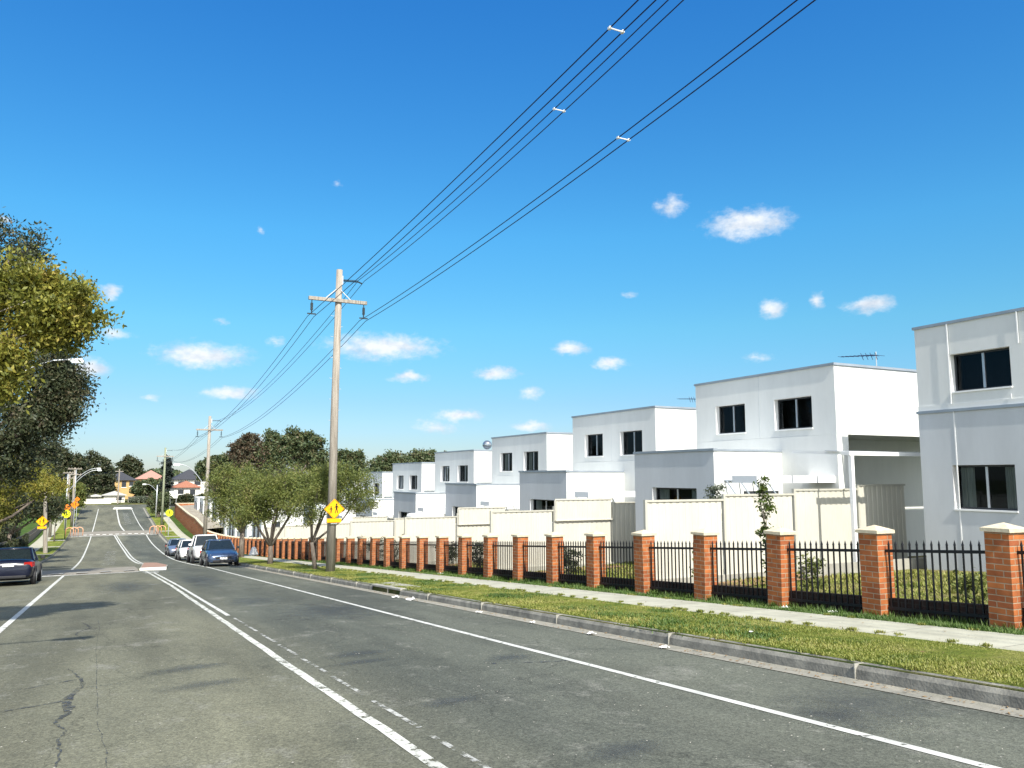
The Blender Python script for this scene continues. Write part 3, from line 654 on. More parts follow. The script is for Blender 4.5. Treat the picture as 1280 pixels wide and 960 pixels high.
def awning(k,label):
    yn=16.5+8.62*k; yb=yn+2.17; zt=3.25-.585*k; z=zt-3.38; t=thing('awning',label,'awning',(16.5,yb,z-.5),group='slim metal awnings over the side doors of the townhouses')
    b=MB(); b.box(16.45,18.2,yb-.05,yb-.003,z,z+.045); b.build('head_beam',COPE,t,world=True)
    for i in range(4):
        b=MB(); x=16.5+i*.53; b.tube([(x,yb-.06,z),(x+.14,yb-.5,z-.62)],.022,6); b.build('strut',COPE,t,world=True)
    b=MB(); b.hexa([(16.62,yb-.56,z-.66),(18.3,yb-.56,z-.66),(18.3,yb-.46,z-.66),(16.62,yb-.46,z-.66)],[(16.62,yb-.56,z-.60),(18.3,yb-.56,z-.60),(18.3,yb-.46,z-.60),(16.62,yb-.46,z-.60)]); b.build('front_bar',ALU,t,world=True)
for k,l in ((0,'grey strutted awning on the white side wall left of the steel pergola'),(1,'grey strutted awning on the side wall of the third townhouse'),(2,'grey strutted awning on the side wall of the middle townhouse, below the roof tank'),(3,'small far strutted awning above the boat-like white cover'),(4,'farthest strutted awning, low on the last clear townhouse')): awning(k,l)

# cream steel fences between the plots
def steel_fence(k,label,double=False):
    y=15.75+8.62*k; base=zr(y)+.15; t=thing('steel_fence',label,'fence',(11.4,y,base),group='cream steel side fences between the townhouse plots')
    W=2.4; zt0=-.60-.585*k
    for i in range(4):
        x0=11.45+i*W; x1=x0+W; zt=zt0+.115*i; last=(i==3)
        if last: x1=min(x1,20.6)
        # ribbed sheet: trapezoid profile
        prof=[]; x=x0+.05
        while x<x1-.05:
            for dx,dy in ((0,0),(.06,0),(.08,.013),(.13,.013),(.145,0)):
                if x+dx<x1-.03: prof.append((x+dx,y+dy))
            x+=.2
        vs=[]; zb=base-.1
        for px,py in prof: vs += [(px,py,zb),(px,py,zt)]
        b=MB(); b.add(vs,[(2*j,2*j+2,2*j+3,2*j+1) for j in range(len(prof)-1)]); pn=b.build('sheet_panel',STEEL,t,world=True)
        b=MB(); b.box(x0,x1,y-.025,y+.045,zt,zt+.05); b.build('top_rail',STEELR,t,world=True)
        b=MB(); b.box(x0-.03,x0+.03,y-.03,y+.05,base-.2,zt+.055); b.build('post',STEELR,t,world=True)
        if double and i in (1,):
            z2=zt+.0; vs=[(px+.0,py-.06,z) for px,py in prof for z in (zt-.42,zt+.26)]
            b=MB(); b.add(vs,[(2*j,2*j+2,2*j+3,2*j+1) for j in range(len(prof)-1)]); b.box(x0,x1,y-.085,y-.05,zt+.26,zt+.31); b.box(x0,x1,y-.085,y-.05,zt-.45,zt-.42); b.box(x0-.02,x0+.02,y-.085,y-.05,zt-.45,zt+.26); b.box(x1-.02,x1+.02,y-.085,y-.05,zt-.45,zt+.26); b.build('raised_panel',STEEL,t,world=True)
    b=MB(); b.box(11.4,20.6,y-.08,y+.1,base-.4,base+.16); b.build('plinth_board',CONC if k==0 else STEELR,t,world=True)
fl=['cream ribbed steel fence behind the nearest yard, pergola shadow on it','cream steel side fence with one raised panel, second of the row','cream steel side fence, third of the row, with a raised panel','cream steel side fence, fourth of the row, below the roof tank','cream steel side fence, fifth of the row, behind the white cover','cream steel side fence, sixth of the row, right of the yellow children sign','cream steel side fence, seventh and farthest, left of the yellow children sign']
for k in range(7): steel_fence(k,fl[k],k in (1,2,4))
b=MB(); b.box(15.0,20.3,14.3,14.42,zr(14.3),zr(14.3)+.5); tag(b.build('retaining_kerb',CONC),'low grey concrete retaining edge at the foot of the pergola','wall')
for k in range(0,6):
    y=15.6+8.62*k
    b=MB(); z=zr(y-.6)+.236
    b.add([(11.6,y-1.3,zr(y-1.3)+.1),(15.8,y-1.5,zr(y-1.5)+.235),(15.8,y-.1,zr(y-.1)+.235),(11.6,y-.1,zr(y-.1)+.1)],[(0,1,2,3)]); tag(b.build('soil_strip',DIRT),kind='structure')
t=thing('covered_trailer','white cover with purple stripe showing above the fourth cream fence','trailer',(15,40.0,zr(40)+.2))
b=MB(); b.box(14.1,15.95,39.6,40.6,-2.75,-1.9); b.build('cover',TRIMW,t,world=True,bevel=.15)
b=MB(); b.box(14.7,15.9,39.58,39.598,-2.2,-2.05); b.build('stripe',mat('purple_stripe',(.14,.12,.35),.6),t,world=True)

# roof items
def antenna(x,y,z,label,s=1):
    t=thing('tv_antenna',label,'antenna',(x,y,z))
    b=MB(); b.tube([(0,0,-.3),(0,0,.62*s)],.016,6); b.build('mast',GALV,t)
    b=MB(); b.tube([(0,-.05,.5*s),(-.1,1.3*s,.62*s)],.014,6); b.build('boom',WIRE,t)
    b=MB()
    for i in range(9):
        q=i/8; l=.34-.2*q; p=Vector((-.1*q,-.05+1.35*s*q,.5*s+.12*s*q)); b.tube([p+Vector((-l,0,.0)),p+Vector((l,0,.0))],.007,5)
        if i<4: b.tube([p+Vector((0,0,-.14)),p+Vector((0,.1,.1))],.009,5)
    b.build('elements',WIRE,t)
antenna(22,17.6,3.4,'thin tv antenna on the roof of the big white-sided townhouse')
antenna(22,26.5,2.85,'small tv antenna peeking past the roof edge above the third townhouse',.8)
t=thing('roof_tank','round shiny roof tank on a thin stand between the fourth and fifth roofs','tank',(20,43.15,.6))
b=MB(); n=14
vs=[];fs=[]
for i in range(9):
    a=math.pi*i/8; 
    for k in range(n): vs.append((.28*math.sin(a)*math.cos(2*math.pi*k/n),.28*math.sin(a)*math.sin(2*math.pi*k/n),1.28+.27*math.cos(a)))
for i in range(8):
    for k in range(n): fs.append((i*n+k,i*n+(k+1)%n,(i+1)*n+(k+1)%n,(i+1)*n+k))
b.add(vs,fs); b.build('drum',mat('polished_metal',(.35,.38,.4),.2,.2,8,metal=.8),t,smooth=True)
b=MB(); b.tube([(0,0,-.6),(0,0,1.02)],.05,8); b.tube([(-.2,0,.95),(.2,0,.95)],.03,6); b.build('stand',GALV,t)

# ------------------------------------------------------------------ power poles
def power_pole(x,y,H,label,arm=True,m=WOOD,lean=0,group='timber power poles along the right verge'):
    z=zr(y)+.15; t=thing('power_pole',label,'utility pole',(x,y,z),group=group)
    b=MB(); b.tube([(0,0,-.3),(0,0,H*.5),(lean,0,H)],[.185,.155,.125],14); b.build('pole',m,t,smooth=True)
    if arm:
        za=H-1.3
        b=MB(); b.box(-1.18,1.18,-.2,-.09,za-.07,za+.07); ca=b.build('crossarm',WOOD,t,bevel=.01)
        for s in (-1,1):
            b=MB(); b.box(0,.01,0,.01,0,.01); b=MB(); b.tube([(s*.5,-.15,za+.06),(s*.09,-.12,za+.45)],.022,6); b.build('brace',GALV,t)
            b=MB(); b.tube([(s*1.05,-.15,za-.07),(s*1.05,-.15,za-.2)],.02,6); 
            for i in range(6): b.tube([(s*1.05,-.15,za-.2-i*.05),(s*1.05,-.15,za-.235-i*.05)],.055,10)
            b.tube([(s*1.05,-.15,za-.48),(s*1.05,-.15,za-.62)],.025,6); b.box(s*1.05-.17,s*1.05+.17,-.17,-.13,za-.66,za-.61); b.build('insulator',INSUL,t)
        b=MB(); b.box(.12,.2,-.08,.08,H-.62,H-.25); b.build('bracket',GALV,t)
        b=MB()
        for i in range(11): b.tube([(.2+i*.058,0,H-.42+i*.002),(.23+i*.058,0,H-.42+i*.002)],.052,10)
        b.tube([(.8,0,H-.4),(1.0,0,H-.47)],.03,6); b.build('post_insulator',INSUL,t)
    b=MB()
    for i in range(16):
        zz=H*.42+i*.42
        if zz<H-1.6: b.tube([(.12*(1 if i%2 else -1),0,zz),(.24*(1 if i%2 else -1),0,zz+.01)],.009,5)
    if arm: b.build('climbing_peg',GALV,t)
    return t
P1=(7.9,31.46); P2=(8.3,80.0); P3=(7.5,131.0); P0=(7.6,-17.0)
power_pole(*P0,12,'tall timber power pole behind the viewpoint')
power_pole(*P1,12,'tallest timber power pole with crossarm and yellow children sign',lean=.06)
power_pole(*P2,12.55,'second timber power pole with crossarm, standing behind the parked cars')
power_pole(*P3,11.9,'slim greenish power pole far down the right verge',True,WOODG)
# conductors
def wires():
    def att(P,H): z=zr(P[1])+.15+H; return z
    Z=[att(P0,12),att(P1,12),att(P2,12.55),att(P3,11.9)]
    ph={'top':(.98,-.34),'left':(-1.05,-2.02),'right':(1.05,-2.02)}
    lab={'top':('upper conductor from the pole-top insulator, left of its twin','upper conductor from the pole-top insulator, right of its twin'),
         'left':('outermost left conductor hung from the left end of the crossarm','inner conductor hung from the left end of the crossarm'),
         'right':('inner conductor hung from the right end of the crossarm','outermost right conductor hung from the right end of the crossarm')}
    Ps=[P0,P1,P2,P3]; out={}
    for k,(dx,dz) in ph.items():
        for j,s in enumerate((-1,1)):
            pts=[]
            for a in range(3):
                xa,ya,za=Ps[a][0]+dx+s*.125,Ps[a][1],Z[a]+dz; xb,yb,zb=Ps[a+1][0]+dx+s*.125,Ps[a+1][1],Z[a+1]+dz
                if a==0: xa,za={'top':(8.0,11.4),'left':(7.3,9.7),'right':(8.9,9.7)}[k]; xa+=s*.125
                sag={'top':1.15,'left':.55,'right':.9}[k] if a==0 else .9
                for i in range(28):
                    q=i/28; pts.append((xa+(xb-xa)*q,ya+(yb-ya)*q,za+(zb-za)*q-4*sag*q*(1-q)))
            pts.append((xb,yb,zb)); b=MB(); b.tube(pts,.0115,6); o=b.build('power_line',WIRE,smooth=True,off=(Ps[1][0],Ps[1][1],Z[1]))
            tag(o,lab[k][j],'power line','conductors strung along the timber poles'); out[(k,j)]=pts
    for k,yy,l in (('top',14.75,'small white spacer rod on the middle pair of wires'),('left',10.25,'small white spacer rod highest in the photo, on the left pair of wires'),('right',12.8,'small white spacer rod on the right pair of wires')):
        ends=[]
        for j in (0,1):
            p=out[(k,j)]; ys=[q[1] for q in p]; ends.append((float(np.interp(yy,ys,[q[0] for q in p])),yy,float(np.interp(yy,ys,[q[2] for q in p]))))
        b=MB(); b.tube(ends,.012,6); 
        for e in ends: b.box(e[0]-.022,e[0]+.022,e[1]-.03,e[1]+.03,e[2]-.022,e[2]+.022)
        tag(b.build('wire_spacer',PLATEW,off=ends[0]),l,'spacer','white spacers between paired wires')
wires()

# ------------------------------------------------------------------ signs
def walker(b,cx,cz,s,y):
    b.disc((cx,y,cz+.36*s),.065*s,'y',.004,12)
    b.prism([(cx-.06*s,cz+.28*s),(cx+.06*s,cz+.28*s),(cx+.075*s,cz+.02*s),(cx-.05*s,cz+.02*s)],'y',y-.002,y+.002)
    b.prism([(cx-.04*s,cz+.02*s),(cx+.02*s,cz+.02*s),(cx-.06*s,cz-.3*s),(cx-.12*s,cz-.3*s)],'y',y-.0015,y+.0025)
    b.prism([(cx+.0*s,cz+.02*s),(cx+.06*s,cz+.02*s),(cx+.13*s,cz-.28*s),(cx+.07*s,cz-.3*s)],'y',y-.0025,y+.0015)
    b.prism([(cx-.05*s,cz+.26*s),(cx-.02*s,cz+.22*s),(cx-.13*s,cz+.06*s),(cx-.16*s,cz+.09*s)],'y',y-.003,y+.001)
    b.prism([(cx+.05*s,cz+.26*s),(cx+.03*s,cz+.21*s),(cx+.14*s,cz+.09*s),(cx+.16*s,cz+.13*s)],'y',y-.0035,y+.0005)
def child_sign(x,y,z,label,s=1.,m=YEL,rz=0,plate=True,group='yellow children crossing signs'):
    t=thing('warning_sign',label,'sign',(x,y,z),rz,group); r=.40*s
    b=MB(); b.prism([(0,r),(r,0),(0,-r),(-r,0)],'y',-.008,.008); b.build('diamond_panel',m,t,bevel=.004)
    b=MB(); 
    for q0,q1 in (((0,r*.92),(r*.92,0)),((r*.92,0),(0,-r*.92)),((0,-r*.92),(-r*.92,0)),((-r*.92,0),(0,r*.92))):
        b.tube([(q0[0],-.009,q0[1]),(q1[0],-.009,q1[1])],.006*s,4)
    walker(b,.08*s,.0,.52*s,-.011); walker(b,-.13*s,-.05*s,.38*s,-.0115); b.build('children_symbol',INK,t)
    if plate:
        b=MB(); b.box(-.28*s,.28*s,-.007,.007,-.52*s,-.36*s); p=b.build('plate',m,t)
        b=MB()
        b.box(-.28*s,.28*s,-.0085,-.0075,-.515*s,-.508*s); b.build('plate_border',INK,t)
    b=MB(); b.box(-.12*s,.12*s,.009,.05,-.05,.0); b.box(-.12*s,.12*s,.009,.05,-.57*s,-.54*s); b.build('clamp',GALV,t)
    return t
z1=zr(P1[1])+.15
child_sign(7.93,31.46-.25,z1+2.42,'yellow diamond children crossing sign strapped to the tall timber pole by the right verge')
child_sign(-5.42,90-.28,-4.25,'orange-yellow diamond children sign on the leaning pole under the left trees',1.35,YEL)
b=MB(); b.tube([(-5.0,90,-7.4),(-5.2,90,-4),(-5.42,90,-.2)],[.2,.17,.14],10); tag(b.build('sign_pole',WOOD,off=(-5,90,-7.2)),'leaning pale timber pole under the left trees carrying a diamond sign','utility pole')
def disc_sign(x,y,ztop,label,m,r=.42,postm=BLACK):
    g=zr(y)+.15; t=thing('crossing_sign',label,'sign',(x,y,g)); 
    b=MB(); b.tube([(0,0,-.1),(0,0,ztop-g-r)],.05,8); b.build('post',postm,t)
    zc=ztop-g-.0; b=MB(); b.disc((0,-.07,zc),r,'y',.016,24); b.build('disc',m,t)
    b=MB(); walker(b,0,zc-.02,.75*r/.42,-.082); b.build('walking_symbol',INK,t)
disc_sign(-4.45,116,-4.62,'round lime-yellow crossing sign on a black post left of the far crossing',FLUO,.5)
disc_sign(7.5,116,-4.75,'round lime-yellow crossing sign right of the far crossing',FLUO,.45,GALV)
for x,y,z,l,s in ((-4.75,125,-4.15,'orange diamond sign right above the round yellow one on the left verge',.95),(-4.1,133,-4.0,'second orange diamond sign farther along the left verge',1.1),(-3.9,136,-3.3,'small orange sign topmost of the cluster on the left verge',.7)):
    g=zr(y)+.15; t=child_sign(x,y,z,l,s*1.35,ORA,0,False,'orange diamond signs on the left verge')
    b=MB(); b.tube([(0,.05,g-z),(0,.05,.3)],.04,8); b.build('post',GALV,t)
t=thing('notice_board','white square board on two posts behind the far right verge','sign',(11.7,172,zr(172)))
b=MB(); b.box(-.75,.75,-.03,.03,2.3,3.7); b.build('board',PLATEW,t)
for s in (-1,1):
    b=MB(); b.tube([(s*.55,.06,0),(s*.55,.06,3.6)],.05,8); b.build('post',GALV,t)
# hoop rails at the far crossing
def hoops(x,y,label,rz=0):
    g=zr(y)+.14; t=thing('hoop_rail',label,'railing',(x,y,g),rz,'orange hoop rails at the far crossing')
    hm=mat('orange_rail_paint',(.72,.24,.07),.5,.2,6,col2=(.75,.5,.35))
    for i in range(3):
        b=MB(); o=i*.55; pts=[(-.45+o,.3*i,0),(-.45+o,.3*i,.75)]+[(o-.45*math.cos(math.pi*k/8),.3*i,.75+.35*math.sin(math.pi*k/8)) for k in range(1,8)]+[(.45+o,.3*i,.75),(.45+o,.3*i,0)]
        b.tube(pts,.045,8); b.build('hoop',hm,t,smooth=True)
hoops(-4.15,121.5,'orange and white hoop rails at the left end of the far crossing'); hoops(5.9,120.5,'orange and white hoop rails at the right end of the far crossing')

# ------------------------------------------------------------------ street lamps and small poles
def street_lamp(x,y,H,headx,headz,label,m=GALV,base=True,r=.09,arm0=None,pole=True,col=None):
    g=zr(y)+.15; t=thing('street_lamp',label,'street lamp',(x,y,g),group='street lamps on outreach arms')
    b=MB()
    if pole: b.tube([(0,0,-.2),(0,0,H*.6),(0,0,H)],[r*1.5,r*1.2,r],10); b.build('pole',m,t,smooth=True)
    za=arm0 if arm0 else H-.4; hx=headx-x; hz=headz-g
    b=MB(); n=8; pts=[]
    for i in range(n+1):
        q=i/n; pts.append((hx*q,0,za+(hz-za)*(1-(1-q)**1.8)))
    pts.append((hx+.18*(1 if hx>0 else -1),0,hz)); b.tube(pts,.035,8); b.build('arm',GALV,t,smooth=True)
    s=1 if hx>0 else -1
    b=MB(); x0=hx+.1*s; x1=hx+.75*s
    b.hexa([(x0,-.1,hz-.03),(x1,-.13,hz-.05),(x1,.13,hz-.05),(x0,.1,hz-.03)],[(x0,-.07,hz+.07),(x1-.1*s,-.09,hz+.1),(x1-.1*s,.09,hz+.1),(x0,.07,hz+.07)]); b.build('lamp_head',PLATEW,t,bevel=.02)
    b=MB(); b.hexa([(x0+.15*s,-.09,hz-.14),(x1-.06*s,-.1,hz-.13),(x1-.06*s,.1,hz-.13),(x0+.15*s,.09,hz-.14)],[(x0+.1*s,-.1,hz-.035),(x1-.02*s,-.12,hz-.052),(x1-.02*s,.12,hz-.052),(x0+.1*s,.1,hz-.035)]); b.build('diffuser',LAMPG,t,bevel=.02)
    return t
street_lamp(-5.2,40,8.6,-1.95,5.12,'street lamp with curved arm reaching out of the big left trees',arm0=7.0)
street_lamp(-5.2,8.2,7.6,-1.45,5.0,'street lamp just outside the left edge, its shadow lying on the road')
street_lamp(8.25,79.6,6.6,6.0,1.1,'street lamp arm bracketed on the second timber pole',arm0=5.6,pole=False)
street_lamp(-5.1,131,7.9,-1.6,.95,'street lamp on the left with the longest arm and bright head',r=.08,arm0=5.2)
street_lamp(-4.6,146,8.2,-1.8,1.35,'farther left street lamp, head just above the brighter one',r=.08,arm0=6.6)
street_lamp(7.6,150,5.6,6.0,-1.25,'small street lamp low on the far right verge',r=.08,arm0=4.4)
t=thing('utility_pole','slender pole standing before the low white bungalow','utility pole',(2.15,193,zr(193)),group='far utility poles')
b=MB(); b.tube([(0,0,0),(0,0,7.6)],[.16,.12],8); b.build('pole',WOOD,t); b=MB(); b.box(-.8,.8,-.06,.06,7.0,7.15); b.build('crossarm',WOOD,t)
for x,y,H,l in ((-5.6,150,7.8,'left far utility pole with crossarms, shorter of the pair'),(-4.5,138,8.7,'left far utility pole with crossarms, taller of the pair'),(-6.3,120,7.2,'nearest left verge utility pole beside the lime-yellow foliage')):
    g=zr(y)+.15; t=thing('utility_pole',l,'utility pole',(x,y,g),group='far utility poles')
    b=MB(); b.tube([(0,0,0),(0,0,H)],[.19,.13],8); b.build('pole',WOOD,t,smooth=True)
    for zz in (H-.25,H-1.1):
        b=MB(); b.box(-.95,.95,-.22,-.12,zz,zz+.12); 
        for q in (-.8,-.4,.4,.8): b.tube([(q,-.17,zz+.12),(q,-.17,zz+.28)],.04,6)
        b.build('crossarm',WOOD,t)
# wires on the left
for j,(dx,dz,l) in enumerate(((-.8,0,'thin left service wire, outermost'),(.8,0,'thin left service wire, nearest the road'))):
    b=MB(); pts=[]
    Ps=[(-5.3,93,-.6),(-4.5+dx*.5,138,zr(138)+8.7),(-5.6+dx,150,zr(150)+7.7),(2.15+dx,193,zr(193)+7.3)]
    for a,c in zip(Ps[:-1],Ps[1:]):
        for i in range(10):
            q=i/10; pts.append((a[0]+(c[0]-a[0])*q,a[1]+(c[1]-a[1])*q,a[2]+(c[2]-a[2])*q-2*q*(1-q)))
    pts.append(Ps[-1]); b.tube(pts,.012,5); tag(b.build('power_line',WIRE,off=Ps[1]),l,'power line','thin service wires on the left')

# ------------------------------------------------------------------ cars
def make_car(name,label,paint,loc,rz,kind='hatch',group=None,plates=True):
    t=thing(name,label,'car',loc,rz,group)
    P={'hatch':dict(L=4.2,W=.86,hood=.72,cowl=.98,cy=1.15,ry0=1.75,ry1=3.35,by=4.05,roof=1.46,tail=1.0,deck=4.0,belt=.95,g=.19,r=.31),
       'sedan':dict(L=4.6,W=.88,hood=.70,cowl=.96,cy=1.25,ry0=1.95,ry1=3.15,by=3.9,roof=1.43,tail=1.02,deck=4.5,belt=.95,g=.19,r=.32),
       'ute':dict(L=5.1,W=.92,hood=1.0,cowl=1.14,cy=1.25,ry0=1.75,ry1=3.05,by=3.35,roof=1.78,tail=1.08,deck=5.0,belt=1.12,g=.30,r=.38)}[kind]
    L_,W=P['L'],P['W']; zb=P['g']
    st=[(0,.62,zb+.12,P['hood']-.2),(.06,.74,zb+.02,P['hood']-.1),(.22,.82,zb,P['hood']-.01),(.6,.98*W,zb,P['hood']+.08),(P['cy'],W,zb,P['cowl']-.02),(P['ry0']+.3,W,zb,P['belt']),(P['ry1'],W,zb,P['belt']+.01),(P['by'],.985*W,zb,P['tail']-.02),(L_-.28,.95*W,zb+.02,P['tail']-.03),(L_-.06,.88*W,zb+.08,P['tail']-.12),(L_,.78*W,zb+.16,P['tail']-.3)]
    if kind=='hatch': st[-2]=(L_-.06,.9*W,zb+.08,P['tail']-.1)
    vs=[];fs=[]
    def sec(y,w,z0,z1):
        h=z1-z0; return [(0,z0),(.82*w,z0),(.97*w,z0+.1*h),(1.0*w,z0+.45*h),(.985*w,z0+.72*h),(.95*w,z0+.9*h),(.80*w,z1),(.42*w,z1+.025),(0,z1+.035)]
    m=9
    for y,w,z0,z1 in st:
        h=sec(y,w,z0,z1); ring=[(x,y,z) for x,z in h]+[(-x,y,z) for x,z in h[-2:0:-1]]; vs += ring
    k=len(vs)//len(st)
    for i in range(len(st)-1):
        for j in range(k): fs.append((i*k+j,i*k+(j+1)%k,(i+1)*k+(j+1)%k,(i+1)*k+j))
    fs.append(tuple(range(k))); fs.append(tuple((len(st)-1)*k+j for j in range(k)))
    b=MB(); b.add(vs,fs); b.build('body',paint,t,smooth=True,sub=1)
    # greenhouse
    def ring(y0,y1,w,z,c): return [(-w*.86,y0,z),(0,y0-c,z),(w*.86,y0,z),(w,y0+.25*(1 if c else .5),z),(w,y1-.2,z),(w*.88,y1,z),(0,y1+c*.6,z),(-w*.88,y1,z),(-w,y1-.2,z),(-w,y0+.25*(1 if c else .5),z)]
    zc=P['belt']-.03; rr=P['roof']
    r0=ring(P['cy'],P['by'],W*.93,zc,.12); r1=ring(P['ry0'],P['ry1'],W*.73,rr-.05,.06)
    b=MB(); b.add(r0+r1,[(i,(i+1)%10,10+(i+1)%10,10+i) for i in range(10)]+[tuple(range(10,20))]); b.build('windows',CGLASS,t)
    r2=ring(P['ry0']+.04,P['ry1']-.04,W*.70,rr,.04); r1b=[(x*1.03,y,z-.012) for x,y,z in ring(P['ry0']-.03,P['ry1']+.03,W*.735,rr-.045,.06)]
    r3=ring(P['ry0']+.4,P['ry1']-.35,W*.45,rr+.03,.02)
    b=MB(); b.add(r1b+r2+r3,[(i,(i+1)%10,10+(i+1)%10,10+i) for i in range(10)]+[(10+i,10+(i+1)%10,20+(i+1)%10,20+i) for i in range(10)]+[tuple(range(20,30)),tuple(range(10))]); b.build('roof',paint,t,smooth=True)
    for s in (-1,1):
        for (a,c,w) in (((s*W*.93*.88,P['cy']+.05,zc),(s*W*.73*.88,P['ry0']+.02,rr-.05),.035),((s*W*.935,(P['cy']+P['by'])/2-.1,zc),(s*W*.735,(P['ry0']+P['ry1'])/2-.05,rr-.05),.035),((s*W*.93*.93,P['by']-.08,zc),(s*W*.73*.93,P['ry1']-.06,rr-.05),.06)): b=MB(); b.tube([a,c],w,6); b.build('pillar',paint,t)
        b=MB(); b.box(s*(W+.0),s*(W+.17),P['cy']+.22,P['cy']+.36,zc+.02,zc+.16); b.build('side_mirror',DPLAST if kind!='ute' else paint,t,bevel=.03)
        # wheels
        for y in (.82 if kind!='ute' else .95, L_-.85 if kind!='ute' else L_-1.15):
            r=P['r']
            b=MB(); b.disc((s*(W-.06),y,r),r+.075,'x',.15,24); b.build('wheel_arch',DPLAST,t)
            b=MB(); b.tube([(s*(W-.16),y,r),(s*(W+.03),y,r)],[r,r],24); w=b.build('wheel',TYRE,t,bevel=.02)
            b=MB(); b.tube([(s*(W+.0),y,r),(s*(W+.04),y,r)],r*.62,16); b.build('rim',RIM,w)
        # lights
        b=MB(); zl=P['hood']-.16; b.hexa([(s*.50,.055,zl-.07),(s*.70,.10,zl-.06),(s*.83,.42,zl),(s*.5,.3,zl)],[(s*.48,.12,zl+.08),(s*.68,.17,zl+.10),(s*.82,.5,zl+.12),(s*.5,.4,zl+.1)]); b.build('headlight',CLEAR,t)
        zt=P['tail']-.3
        b=MB(); b.hexa([(s*.52,L_-.05,zt-.02),(s*.80,L_-.1,zt-.02),(s*.86,L_-.32,zt),(s*.52,L_-.2,zt)],[(s*.52,L_+.005,zt+.16),(s*.78,L_-.06,zt+.17),(s*.855,L_-.34,zt+.17),(s*.52,L_-.2,zt+.17)]); b.build('taillight',RED,t)
    b=MB(); b.box(-.42,.42,-.02,.06,P['hood']-.30,P['hood']-.19) ; b.build('grille',DPLAST if kind!='ute' else BLACK,t,bevel=.015)
    b=MB(); b.box(-.55,.55,-.015,.1,zb+.06,zb+.17); b.build('air_intake',DPLAST,t,bevel=.015)
    if plates:
        b=MB(); b.box(-.19,.19,-.035,-.021,zb+.2,zb+.31); b.build('number_plate',PLATEW,t)
        b=MB(); b.box(-.19,.19,L_+.005,L_+.02,P['tail']-.28,P['tail']-.17); b.build('number_plate',PLATEW,t)
    b=MB(); b.box(-.62,.62,L_-.03,L_+.035,zb+.1,zb+.2); b.build('rear_bumper_strip',DPLAST,t,bevel=.02)
    return t
C_NAVY=mat('navy_car_paint',(.004,.006,.018),.3,.1,spec=.3,coat=.35)
C_BLUE=mat('steel_blue_car_paint',(.045,.075,.14),.3,.08,metal=.4,coat=1)
C_WHITE=mat('white_car_paint',(.68,.68,.66),.3,.03,coat=1)
C_SILV=mat('silver_blue_car_paint',(.22,.25,.31),.3,.06,metal=.5,coat=1)
def carpitch(o,y):
    s=(zr(y+4)-zr(y))/4; return s
def place(kind,label,paint,x,y,rear=False,group='cars parked along the right kerb'):
    o=make_car('parked_car',label,paint,(x,y,0),0,kind,group)
    s=math.atan((zr(y+4)-zr(y))/4)
    if rear:
        o.rotation_euler=(-s,0,math.pi); o.location=(x,y,zr(y)+.02)
    else:
        o.rotation_euler=(s,0,0); o.location=(x,y,zr(y)+.01)
    return o
place('sedan','dark navy sedan seen from behind, parked at the left kerb',C_NAVY,-3.2,36.6,True,group=None)
bpy.data.objects['parked_car']['group']='cars parked at the left kerb'
place('hatch','steel blue hatchback, nearest of the cars parked at the right kerb',C_BLUE,5.95,47.4)
place('ute','tall white utility truck parked directly behind the blue hatchback',C_WHITE,5.95,54.6)
place('hatch','small white car parked between the white utility truck and the far silver car',C_WHITE,5.7,62.5)
place('sedan','silver-blue sedan, farthest of the cars parked at the right kerb',C_SILV,5.8,75)
# fixed: pitch of left sedan follows slope
sed=[o for o in bpy.data.objects if o.get('label','').startswith('dark navy')][0]
sed.rotation_euler=Quaternion((0,0,1),math.pi).to_euler(); sl=math.atan((zr(36.6)-zr(32.6))/4)
from mathutils import Matrix
sed.rotation_euler=(Matrix.Rotation(sl,3,'X')@Matrix.Rotation(math.pi,3,'Z')).to_euler()
sed.location=(-3.25,41.2,zr(41.2)+.01)

# ------------------------------------------------------------------ vegetation
def leaf_mesh(name,m,centers,size,parent=None,loc=(0,0,0),aspect=.5,droop=0.,kind=None):
    C=np.asarray(centers,dtype=np.float64); n=len(C)
    d=rng.normal(size=(n,3)); d[:,2]-=droop; d/=np.linalg.norm(d,axis=1)[:,None]
    e=rng.normal(size=(n,3)); e-=d*(e*d).sum(1)[:,None]; e/=np.linalg.norm(e,axis=1)[:,None]
    s=(size*rng.uniform(.6,1.35,n))[:,None]
    v=np.empty((n,4,3)); v[:,0]=C-d*s; v[:,1]=C+e*s*aspect; v[:,2]=C+d*s; v[:,3]=C-e*s*aspect
    v=v.reshape(-1,3)-np.array(loc)
    me=bpy.data.meshes.new(name); me.vertices.add(n*4); me.vertices.foreach_set('co',v.astype(np.float32).ravel())
    me.loops.add(n*4); me.loops.foreach_set('vertex_index',np.arange(n*4,dtype=np.int32))
    me.polygons.add(n); me.polygons.foreach_set('loop_start',np.arange(0,n*4,4,dtype=np.int32)); me.polygons.foreach_set('loop_total',np.full(n,4,dtype=np.int32))
    me.materials.append(m); me.update(calc_edges=True); me.validate()
    o=bpy.data.objects.new(name,me); COL.objects.link(o)
    if parent: o.parent=parent
    else: o.location=loc
    return o
